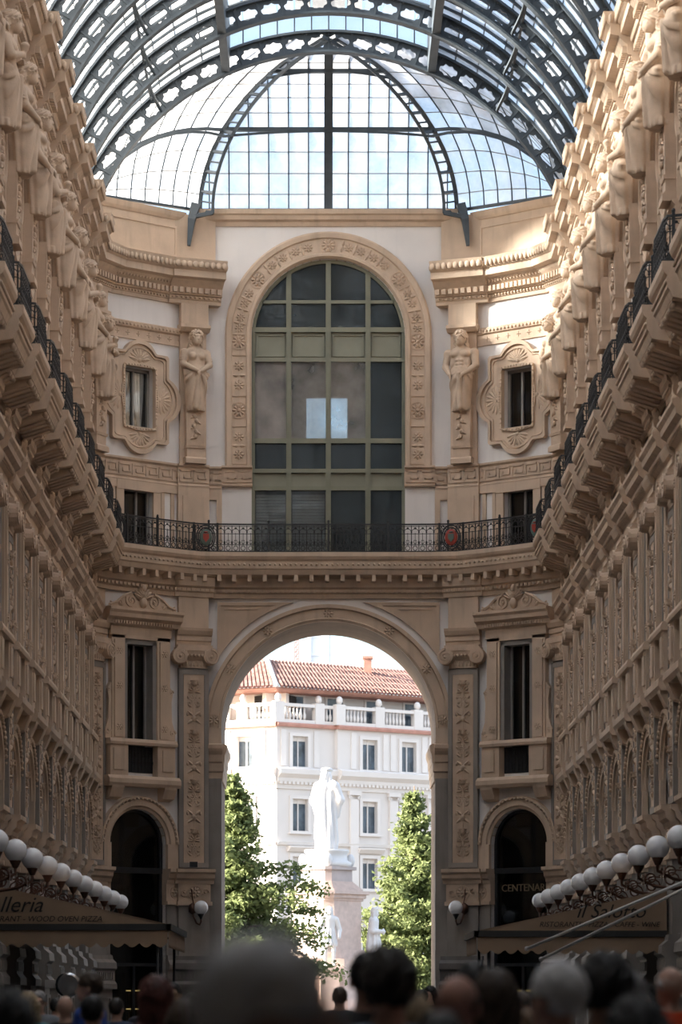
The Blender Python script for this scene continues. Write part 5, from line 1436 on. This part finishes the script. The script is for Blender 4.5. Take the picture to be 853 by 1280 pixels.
# trees
def leaf_mat(name, col):
    m_ = bpy.data.materials.new(name); m_.use_nodes = True; n = m_.node_tree.nodes; l = m_.node_tree.links; n.clear()
    o = n.new('ShaderNodeOutputMaterial'); d = n.new('ShaderNodeBsdfDiffuse'); t = n.new('ShaderNodeBsdfTranslucent'); x = n.new('ShaderNodeMixShader'); x.inputs[0].default_value = .35
    g = n.new('ShaderNodeNewGeometry'); r = n.new('ShaderNodeValToRGB')
    r.color_ramp.elements[0].color = tuple(c * .65 for c in col) + (1,); r.color_ramp.elements[1].color = tuple(c * 1.4 for c in col) + (1,)
    l.new(g.outputs['Random Per Island'], r.inputs[0]); l.new(r.outputs[0], d.inputs[0]); l.new(r.outputs[0], t.inputs[0])
    l.new(d.outputs[0], x.inputs[1]); l.new(t.outputs[0], x.inputs[2]); l.new(x.outputs[0], o.inputs[0]); return m_
M_LEAF = leaf_mat('linden_leaves', (.185, .225, .10)); M_BARK = mat('grey_bark', (.16, .12, .09), .9, .3, 5, .4, 20)
def tree(name, base, top, prof, label, seed, nb=150, droop=.25, extra=(), leafs=16000):
    rg = np.random.default_rng(seed); r_ = random.Random(seed)
    root = ob(name, None, M=Matrix.Translation(base), label=label, cat='tree', group='leafy trees in the square')
    h = top; tr = MB(); n = 10
    tr.tube([(.05 * sin(k), .05 * cos(k * 1.3), h * .97 * k / n) for k in range(n + 1)], [.24 * (1 - .93 * k / n) + .015 for k in range(n + 1)], 8)
    ob('trunk', (tr, M_BARK), root)
    br = MB(); C = []; W = []
    def limb(z, az, L, el, th):
        pts = []; k = 7
        for i in range(k + 1):
            t = i / k; rr = L * t; zz = z + L * (el * t - droop * t * t * (1 + .3 * el))
            pts.append(Vector((rr * cos(az) + .08 * sin(3 * t + az * 7), rr * sin(az), zz)))
        br.tube(pts, [th * (1 - .85 * i / k) for i in range(k + 1)], 4)
        for i in range(1, k + 1):
            t = i / k; ns = max(2, int(L * 2.2))
            for q in range(ns):
                sgn = r_.choice((-1, 1)); sl_ = L * .32 * (1.15 - t * .75) * r_.uniform(.4, 1.1)
                a2 = az + sgn * r_.uniform(.5, 1.2); p = pts[i].lerp(pts[i - 1], r_.random())
                for w_ in range(3):
                    e = p + Vector((cos(a2), sin(a2), r_.uniform(-.25, .2))) * sl_ * (w_ + .6) / 3
                    C.append((e.x, e.y, e.z)); W.append(.13 + .10 * L * .3)
    for i in range(nb):
        t = (i + r_.random()) / nb; z = h * (.16 + .82 * t)
        limb(z - .05 * h, r_.uniform(0, 2 * PI) + i * 2.4, max(.25, prof(t) * r_.uniform(.7, 1.12)), r_.uniform(.35, .75), .05 * (1.2 - t))
    for z, az, L, el in extra: limb(z, az, L, el, .05)
    C_ = np.array(C); W_ = np.array(W)
    pick = rg.integers(0, len(C_), leafs)
    c = C_[pick] + rg.normal(0, 1, (leafs, 3)) * (W_[pick][:, None] * np.array([1, 1, .7]))
    nrm = rg.normal(0, 1, (leafs, 3)) * np.array([.7, .7, .5]) + np.array([0, 0, .8]); nrm /= np.linalg.norm(nrm, axis=1)[:, None]
    a = np.cross(nrm, rg.normal(0, 1, (leafs, 3))); a /= np.linalg.norm(a, axis=1)[:, None]; b = np.cross(nrm, a)
    s_ = rg.uniform(.07, .125, (leafs, 1))
    V = np.stack([c - a * s_ * 1.2, c + b * s_ * .8 - nrm * s_ * .15, c + a * s_ * 1.3, c - b * s_ * .8 - nrm * s_ * .15], 1).reshape(-1, 3)
    me = bpy.data.meshes.new('foliage'); me.from_pydata(V.tolist(), [], np.arange(leafs * 4).reshape(-1, 4).tolist()); me.materials.append(M_LEAF); me.update()
    ob('branches', (br, M_BARK), root); ob('foliage', me, root, kind='stuff')
tb = px(519, 1250, 147)
tree('linden_tree', (tb.x, 147, FLOOR - .02), 12.6, lambda t: 3.45 * (1 - t) ** .85 * (.75 + .25 * min(1, t * 5)) + .12, 'dense green conical tree right of the white statue', 5, 170, .12, leafs=30000)
tb = px(290, 1250, 127)
tree('linden_tree', (tb.x, 127, FLOOR - .02), 11.9, lambda t: 2.9 * (1 - t) ** .7 * (.8 + .2 * min(1, t * 4)) + .1, 'leafy green tree left of the white statue with long low boughs', 11, 150, .30,
     extra=[(6.0, -.1, 3.9, .42), (5.3, .25, 3.9, .35), (4.6, -.3, 3.7, .3), (5.6, -.6, 3.6, .4), (3.4, -.15, 3.6, .25), (2.8, -.1, 4.5, .32), (6.8, .1, 3.0, .5), (4.2, .1, 3.6, .3)], leafs=30000)

# ------------------------------------------------------------------ awnings, poles, shop fittings
M_AWN = mat('tan_awning_canvas', (.29, .205, .14), .9, .08, 2)
M_AWNB = mat('dark_awning_border', (.035, .035, .035), .8, .1, 2)
M_LET = mat('black_lettering', (.02, .018, .016), .7, .05)
M_POLE = mat('pale_metal_pole', (.55, .54, .54), .4, .05)
def awning(sx, xf, y0, y1, zf, zw, xw, label, lines):
    r = ob('awning', None, M=Matrix.Translation((sx * xf, y0, zf)), label=label, cat='awning', group='dining awnings along the side walls')
    L = abs(xw - xf)
    def X(t): return sx * L * t
    m = MB()                                         # sloping roof sheet with thickness
    p = [(0, 0, 0), (X(1), 0, zw - zf), (X(1), y1 - y0, zw - zf), (0, y1 - y0, 0)]
    m.add(p + [(a, b, c + .03) for a, b, c in p], [(0, 1, 2, 3), (7, 6, 5, 4), (0, 4, 5, 1), (1, 5, 6, 2), (2, 6, 7, 3), (3, 7, 4, 0)])
    ob('canvas', (m, M_AWN), r)
    for nm_, yy in (('end_panel', 0), ('end_panel', y1 - y0)):
        m = MB(); m.add([(0, yy, .02), (X(1), yy, .02), (X(1), yy, zw - zf), (0, yy + .03, .02), (X(1), yy + .03, .02), (X(1), yy + .03, zw - zf)], [(0, 1, 2), (5, 4, 3), (0, 3, 4, 1), (1, 4, 5, 2), (2, 5, 3, 0)])
        e = ob(nm_, (m, M_AWN), r)
        if yy == 0:
            for txt, size, shear, u, z, al in lines:
                ob('lettering', text_mesh(txt, size, M_LET, shear, .004, al), e, Matrix.Translation((u - sx * xf, -.012, z - zf)))
    def valance(pts):
        path = Path(pts); n = int(path.L / .052); m_ = MB(); vs_ = []
        for i in range(n + 1):
            a, t = path.at(path.L * i / n); ph = (i / n) * round(path.L / .29) * PI
            zl = -.36 - .10 * abs(sin(ph))
            vs_ += [(a.x, a.y, -.09), (a.x, a.y, zl)]
        m_.add(vs_, [(2 * i, 2 * i + 1, 2 * i + 3, 2 * i + 2) for i in range(n)])
        o_ = ob('valance', (m_, M_AWN), r)
        s_ = o_.modifiers.new('thick', 'SOLIDIFY'); s_.thickness = .012
    valance([(X(1), -.03), (0, -.03)]); valance([(-sx * .03, 0), (-sx * .03, y1 - y0)])
    m = MB()
    m.box(*sorted((-sx * .06, X(1))), 0.0, .07, -.10, .03); m.box(*sorted((-sx * .08, sx * .02)), -(y1 - y0), .07, -.10, .03)
    ob('border', (m, M_AWNB), r)
    m = MB()
    for yy in (.1, (y1 - y0) - .1): m.tube([(X(.06), yy, -.1), (X(.06), yy, FLOOR - zf)], .035, 6); m.tube([(X(.06), yy, -.12), (X(1), yy, -.12)], .03, 6)
    ob('frame', (m, M_IRON), r)
    return r
awning(-1, 3.42, 62.0, 69.2, 3.52, 4.30, 6.95, 'tan scalloped awning lettered Galleria along the left wall', [('Galleria', .46, .35, -6.02, 3.80, 'RIGHT'), ('RESTAURANT - WOOD OVEN PIZZA', .165, .25, -4.78, 3.60, 'RIGHT')])
awning(1, 3.02, 62.0, 66.0, 3.38, 4.24, 6.95, 'tan scalloped awning lettered il Salotto along the right wall', [('il Salotto', .40, .35, 5.78, 3.68, 'CENTER'), ('RISTORANTE - PIZZA - CAFFE - WINE', .15, .25, 5.55, 3.49, 'CENTER')])
for i, (x0, y0_, x1, y1_) in enumerate(((659, 1186, 856, 1102), (677, 1199, 856, 1111))):
    m = MB(); a = px(x0, y0_, 59.0); b = px(x1, y1_, 55.5)
    m.tube([a, b], .035, 6); m.ell(a, (.05, .05, .05), 6, 4)
    ob('slanting_pole', (m, M_POLE), label='%s of two pale slanting poles in front of the right awning' % ('upper', 'lower')[i], cat='pole')
for nm, h in (('left', -1), ('right', 1)):           # shelves of the lit shops seen through the end doorways
    M = T(h * FC[0], FC[1], 0, -h * PH)
    r = ob('shop_shelf', None, M=M @ Matrix.Translation((.25 if h < 0 else -.1, .36, 0)), label='dim warm-lit display shelves inside the shop doorway on the %s' % nm, cat='shelf')
    m = MB()
    for z in (1.2, 1.75, 2.3): m.box(-.5, .5, -.10, .08, z, z + .04)
    m.box(-.52, -.48, -.10, .08, FLOOR, 2.8); m.box(.48, .52, -.10, .08, FLOOR, 2.8); ob('rack', (m, M_COPPER), r)
    m = MB()
    for z in ((1.68, 2.24) if h < 0 else (2.24,)): m.box(-.46, .46, .0, .03, z, z + .03)
    ob('strip_lamp', (m, M_SHELF), r)
    m = MB()
    for z in (1.24, 1.79):
        for k in range(9): m.lathe([(.03, z), (.035, z + .2), (.012, z + .28), (.012, z + .36)], -.42 + .105 * k, 0, 6)
    ob('bottles', (m, mat('amber_bottles', (.28, .15, .05), .3)), r, kind='stuff')
m = MB(); a = px(85, 1231, 71)
m.lathe([(.02, 0), (.30, .0), (.30, .05), (.22, .07), (.02, .08)], 0, 0, 18); m.v = [(x, -z, y) for x, y, z in m.v]
r = ob('round_disc', (m, mat('chrome_disc', (.55, .56, .58), .25, .05, metal=.8)), M=Matrix.Translation(a), label='round silvery disc on a post behind the crowd at left', cat='sign')
m = MB(); m.tube([(0, .03, -.2), (0, .03, FLOOR - a.z)], .035, 6); m.box(-.55, -.25, -.06, .02, -.08, .12); ob('post', (m, M_POLE), r)
# small black floodlight on the left impost
m = MB(); m.box(-.12, .12, 0, .18, -.08, .08); m.box(-.02, .02, -.25, 0, -.03, .03)
q = px(261, 1083, 91.4); ob('floodlight', (m, M_IRON), M=Matrix.Translation(q) @ Matrix.Translation((-.45, -.1, .05)), label='small black floodlight perched on the impost left of the passage', cat='lamp')

# ------------------------------------------------------------------ people
def hand(P, d, w_, sx):
    """palm, four bent fingers of unequal length and a thumb at the end of the forearm"""
    c = np.array(w_, float)
    d = smin(d, eld(P, c + np.array((0, -.01, -.055)), (.022, .042, .052)), .02)
    for i, (oy, ln) in enumerate(((-.036, .062), (-.013, .074), (.010, .068), (.032, .052))):
        a = c + np.array((0, oy - .01, -.09)); b = a + np.array((-sx * .006, -.004, -ln * .5)); e = b + np.array((-sx * .022, -.004, -ln * .42))
        d = np.minimum(d, cap(P, a, b, .0095, .0088)); d = np.minimum(d, cap(P, b, e, .0088, .0075))
    a = c + np.array((-sx * .008, -.045, -.03)); b = a + np.array((-sx * .012, -.028, -.035)); e = b + np.array((-sx * .008, -.004, -.03))
    d = smin(d, cap(P, a, b, .013, .011), .008); return np.minimum(d, cap(P, b, e, .011, .009))
def limbs(P, off=0.0, arms=True):
    d = None
    for h in (-1, 1):
        q = smin(cap(P, (h * .095, 0, .90), (h * .10, -.01, .50), .088 + off, .06 + off), cap(P, (h * .10, -.01, .50), (h * .105, .02, .09), .058 + off, .038 + off), .03)
        d = q if d is None else np.minimum(d, q)
    return d
def torso(P, off=0.0):
    d = eld(P, (0, .0, 1.14), (.155 + off, .105 + off, .30)); d = smin(d, eld(P, (0, 0, 1.31), (.175 + off, .115 + off, .17)), .06)
    d = smin(d, cap(P, (-.155, .01, 1.42), (.155, .01, 1.42), .055 + off, .055 + off), .06)
    return smin(d, eld(P, (0, .005, .93), (.165 + off, .115 + off, .12)), .06)
ARM = [((h * .185, .01, 1.405), (h * .235, .035, 1.11), (h * .25, -.05, .865)) for h in (-1, 1)]
def body_f(P):
    d = torso(P); d = smin(d, limbs(P), .04)
    for h in (-1, 1):
        a, b, c = ARM[0 if h < 0 else 1]
        d = smin(d, smin(cap(P, a, b, .05, .04), cap(P, b, c, .04, .027), .02), .03); d = hand(P, d, c, h)
        d = smin(d, eld(P, (h * .108, -.06, .035), (.045, .13, .04)), .03)
    d = smin(d, cap(P, (0, .02, 1.42), (0, 0, 1.55), .06, .054), .035)
    d = smin(d, eld(P, (0, .005, 1.655), (.075, .094, .10)), .03); d = face(P, d, (0, -.005, 1.635), .5)
    for h in (-1, 1): d = smin(d, eld(P, (h * .078, .012, 1.63), (.012, .026, .034)) , .008)
    return np.maximum(d, -Z_(P))
def Z_(P): return P[2]
BX = cat_ax((-.34, -.20, .009), (-.20, -.11, .02), (-.11, .11, .008), (.11, .20, .02), (.20, .34, .009)); BY = cat_ax((-.22, -.12, .015), (-.12, .12, .009), (.12, .18, .02))
BZ = cat_ax((-.03, .66, .03), (.66, .88, .009), (.88, 1.40, .024), (1.40, 1.50, .012), (1.50, 1.80, .008))
BODY = snets(body_f, BX, BY, BZ, 'body', None)
def shirt_f(P):
    X, Y, Z = P
    d = torso(P, .018)
    for a, b, c in ARM:
        d = smin(d, cap(P, a, b, .068, .056), .03)
        d = np.minimum(d, np.maximum(cap(P, b, c, .056, .046), .5 - Z))
    d = smin(d, np.maximum(cap(P, (0, .02, 1.42), (0, .012, 1.50), .078, .07), Z - 1.492), .02)
    d = d - .004 * np.sin(Z * 40 + X * 25) * smooth01(1.3 - Z, 0, .2)
    return np.maximum(d, .86 - Z)
SHIRT = snets(shirt_f, lin(-.36, .36, .018), lin(-.20, .20, .018), cat_ax((.80, 1.36, .026), (1.36, 1.52, .012)), 'shirt', None)
def trouser_f(P):
    d = np.minimum(limbs(P, .016), np.maximum(torso(P, .012), P[2] - .98)); return np.maximum(d, .05 - P[2])
TROUSERS = snets(trouser_f, lin(-.24, .24, .022), lin(-.18, .18, .022), lin(.0, 1.02, .03), 'trousers', None)
def shoe_f(P):
    d = np.minimum(eld(P, (-.108, -.06, .04), (.054, .142, .05)), eld(P, (.108, -.06, .04), (.054, .142, .05))); return np.maximum(d, -P[2])
SHOES = snets(shoe_f, lin(-.2, .2, .02), lin(-.24, .12, .02), lin(-.04, .12, .02), 'shoes', None)
def hair_f(style):
    def f(P):
        X, Y, Z = P
        noise = .0035 * np.sin(X * 150 + 2 * np.sin(Z * 70)) * np.cos(Z * 110 + Y * 80) + .003 * np.sin(X * 60 + Y * 75 + Z * 55)
        if style in ('bald', 'thin'):
            d = eld(P, (0, .010, 1.655), (.084, .101, .106)); d = np.maximum(d, -(Y + .01)); d = np.maximum(d, Z - (1.690 if style == 'bald' else 1.735)); d = np.maximum(d, 1.575 - Z)
            d = np.maximum(d, -eld(P, (0, .02, 1.655), (.0755, .094, .2)) + .0)
            return d - noise * .5
        th = {'short': .0, 'curly': .014, 'bob': .012, 'long': .010}[style]
        d = eld(P, (0, .012, 1.668), (.087 + th, .104 + th, .106 + th))
        d = np.maximum(d, -(eld(P, (0, -.115, 1.60), (.077, .085, .105))))
        d = np.maximum(d, (1.575 if style in ('short', 'curly') else 1.56) - Z - .3 * np.maximum(-Y - .0, 0) * 0)
        d = np.maximum(d, -(cap(P, (-.12, -.03, 1.60), (.12, -.03, 1.60), .045, .045))) if style == 'short' else d
        if style == 'bob':
            for h in (-1, 1): d = smin(d, cap(P, (h * .075, .01, 1.64), (h * .085, .02, 1.50), .045, .04), .03)
            d = smin(d, cap(P, (0, .06, 1.62), (0, .07, 1.48), .07, .065), .03)
        if style == 'long':
            for h in (-1, 1): d = smin(d, cap(P, (h * .075, .01, 1.64), (h * .10, .01, 1.36), .042, .035), .03)
            d = smin(d, cap(P, (0, .06, 1.62), (0, .09, 1.30), .075, .07), .03)
        if style == 'short': d = np.maximum(d, -np.maximum(Y + .022, Z - 1.652))
        k = {'short': .8, 'curly': 3.0, 'bob': 1.2, 'long': 1.5}[style]
        return d - noise * k
    lo = {'long': 1.22, 'bob': 1.40}.get(style, 1.55)
    return snets(f, lin(-.17, .17, .0075), lin(-.13, .19, .0075), lin(lo, 1.80, .0075), 'hair', None)
HAIR = {k: hair_f(k) for k in ('short', 'bald', 'thin', 'curly', 'bob', 'long')}
gm = MB()
for h in (-1, 1):
    gm.tube([(h * (.036 + .026 * cos(2 * PI * i / 12)), -.108, 1.638 + .02 * sin(2 * PI * i / 12)) for i in range(13)], .0028, 5)
    gm.tube([(h * .063, -.106, 1.645), (h * .082, -.06, 1.648), (h * .089, .02, 1.648), (h * .087, .04, 1.625)], .0045, 5)
gm.tube([(-.01, -.112, 1.642), (.01, -.112, 1.642)], .0026, 5)
GLASSES = gm.mesh('glasses', None)
for me_ in (BODY, SHIRT, TROUSERS, SHOES, GLASSES, *HAIR.values()): me_.materials.append(None)
_mc = {}
def cmat(kind, col):
    k = (kind, col)
    if k not in _mc:
        _mc[k] = mat('%s_%d' % (kind, len(_mc)), col, {'skin': .5, 'hair': .55, 'cloth': .9, 'frame': .3}[kind], {'skin': .06, 'hair': .30, 'cloth': .12, 'frame': 0}[kind], {'skin': 8, 'hair': 40, 'cloth': 6, 'frame': 1}[kind])
    return _mc[k]
def worn(name, me, par, m_):
    o = ob(name, me, par, Matrix.Identity(4)); o.material_slots[0].link = 'OBJECT'; o.material_slots[0].material = m_; return o
GREYH, SILV, DARKB, BLACK, BROWN, BLOND, AUBURN = (.60, .60, .61), (.74, .74, .75), (.022, .016, .013), (.010, .009, .009), (.045, .028, .018), (.30, .22, .13), (.075, .02, .015)
SK, SK2 = (.52, .32, .24), (.40, .24, .16)
PPL = [  # photo x, y of the crown, distance, facing (0 = away, 90 = right, 180 = towards us, 270 = left), hair, colour, top, skin, glasses, label
    (338, 1164, 4.3, 84, 'short', GREYH, (.03, .03, .035), SK, 1, 'blurred grey-haired person in glasses, nearest in the crowd, face turned right'),
    (460, 1187, 14.5, 350, 'short', BLACK, (.02, .02, .022), SK, 0, 'short black-haired person in black just left of the curly dark head'),
    (487, 1187, 11.3, 5, 'curly', DARKB, (.30, .36, .48), SK, 0, 'person with thick curly dark hair and pale blue shirt, seen from behind'),
    (514, 1243, 12.5, 10, 'bob', BLOND, (.30, .27, .22), SK, 0, 'low blond-haired head beside the pale blue shirt'),
    (573, 1219, 11.0, 15, 'bald', (.10, .07, .06), (.05, .05, .05), (.46, .25, .19), 0, 'bald reddish-headed man seen from behind under the right pier'),
    (552, 1263, 8.5, 0, 'short', BLACK, (.03, .03, .03), SK, 0, 'dark head barely rising at the bottom edge below the bald man'),
    (592, 1204, 17.0, 0, 'bob', BLACK, (.02, .02, .02), SK, 0, 'black-haired head behind the bald man, in front of the right plinth'),
    (618, 1213, 13.3, 350, 'bob', BROWN, (.03, .025, .02), SK, 0, 'brown-haired person to the right of the bald man'),
    (651, 1238, 24.0, 200, 'short', (.16, .13, .11), (.10, .03, .03), SK, 0, 'small face turned to us between brown-haired and grey-haired heads'),
    (655, 1262, 19.0, 230, 'long', (.20, .13, .08), (.2, .12, .1), SK, 0, 'small fair-faced woman low between the brown and grey heads'),
    (697, 1199, 10.3, 318, 'short', SILV, (.10, .13, .22), SK, 1, 'grey-haired man in dark-rimmed glasses looking half left'),
    (757, 1194, 11.6, 0, 'curly', BLACK, (.015, .015, .015), SK2, 0, 'large black-haired head right of the grey-haired man in glasses'),
    (789, 1214, 14.5, 20, 'short', (.22, .21, .21), (.05, .05, .05), SK, 0, 'dim grey head half hidden behind the large black-haired head'),
    (797, 1252, 9.0, 0, 'curly', BLACK, (.02, .02, .02), SK2, 0, 'dark curly head low at the bottom edge right'),
    (808, 1233, 31.0, 185, 'curly', BLACK, (.03, .03, .03), SK, 0, 'distant dark-haired face looking towards us beside the red shirt'),
    (838, 1205, 18.5, 330, 'thin', SILV, (.62, .075, .025), SK, 1, 'grey balding man in bright red shirt at the right edge'),
    (8, 1240, 10.5, 10, 'curly', BLACK, (.02, .02, .02), SK, 0, 'dark head at the bottom left corner'),
    (35, 1240, 27.0, 8, 'long', BLOND, (.10, .22, .24), SK, 0, 'blond long-haired woman at lower left seen from behind'),
    (49, 1238, 34.0, 178, 'short', (.25, .24, .24), (.16, .17, .19), SK, 1, 'grey-haired person in glasses facing us at lower left'),
    (82, 1245, 28.0, 0, 'bald', (.16, .14, .12), (.015, .015, .018), SK, 0, 'bald-crowned man in black seen from behind at lower left'),
    (70, 1247, 40.0, 0, 'short', BLACK, (.03, .03, .03), SK, 0, 'small dark head behind the bald-crowned man in black'),
    (112, 1214, 26.0, 285, 'short', BROWN, (.03, .07, .30), SK, 0, 'tall man in blue shirt looking left below the left awning'),
    (116, 1243, 21.0, 15, 'short', BLACK, (.02, .02, .02), SK, 0, 'black-haired head in front of the man in blue'),
    (146, 1247, 33.0, 20, 'short', DARKB, (.05, .07, .12), SK, 0, 'dark-haired person in navy right of the man in blue'),
    (194, 1220, 18.0, 325, 'bob', AUBURN, (.06, .02, .03), SK, 0, 'woman with straight dark red hair below the left awning corner'),
    (217, 1227, 33.0, 178, 'short', BLACK, (.10, .11, .14), (.48, .31, .20), 0, 'black-haired man facing us beside the dark red hair'),
    (230, 1250, 16.0, 340, 'long', (.07, .045, .03), (.04, .04, .04), SK, 0, 'brown-haired woman low beside the blurred grey head'),
    (240, 1240, 40.0, 30, 'short', BLACK, (.05, .05, .06), SK, 0, 'far small dark head near the left pier of the passage'),
    (425, 1233, 36.0, 0, 'short', BROWN, (.04, .04, .05), SK, 0, 'far brown head just right of the blurred grey head'),
    (528, 1236, 44.0, 0, 'short', BLACK, (.03, .03, .03), SK, 0, 'far dark head under the right tree, left of a pair'),
    (538, 1233, 47.0, 200, 'bob', BLACK, (.05, .04, .04), SK, 0, 'far dark head under the right tree, right of a pair'),
    (180, 1248, 45.0, 0, 'short', BROWN, (.03, .03, .04), SK, 0, 'far small head left of the dark red hair'),
]
for x, y, dist, ang, style, hc, tc_, sk_, gl_, lab in PPL:
    p = px(x, y, dist); s_ = (p.z - FLOOR) / (1.775 if style not in ('bald',) else 1.757)
    s_ = max(.86, min(1.13, s_))
    r = ob('person', None, M=T(p.x, dist, FLOOR, PI + -R(ang), s_), label=lab, cat='person')
    worn('body', BODY, r, cmat('skin', sk_)); worn('hair', HAIR[style], r, cmat('hair', hc)); worn('shirt', SHIRT, r, cmat('cloth', tc_))
    worn('trousers', TROUSERS, r, cmat('cloth', (.04, .045, .06))); worn('shoes', SHOES, r, cmat('cloth', (.03, .025, .02)))
    if gl_: worn('glasses', GLASSES, r, cmat('frame', (.015, .015, .018)))
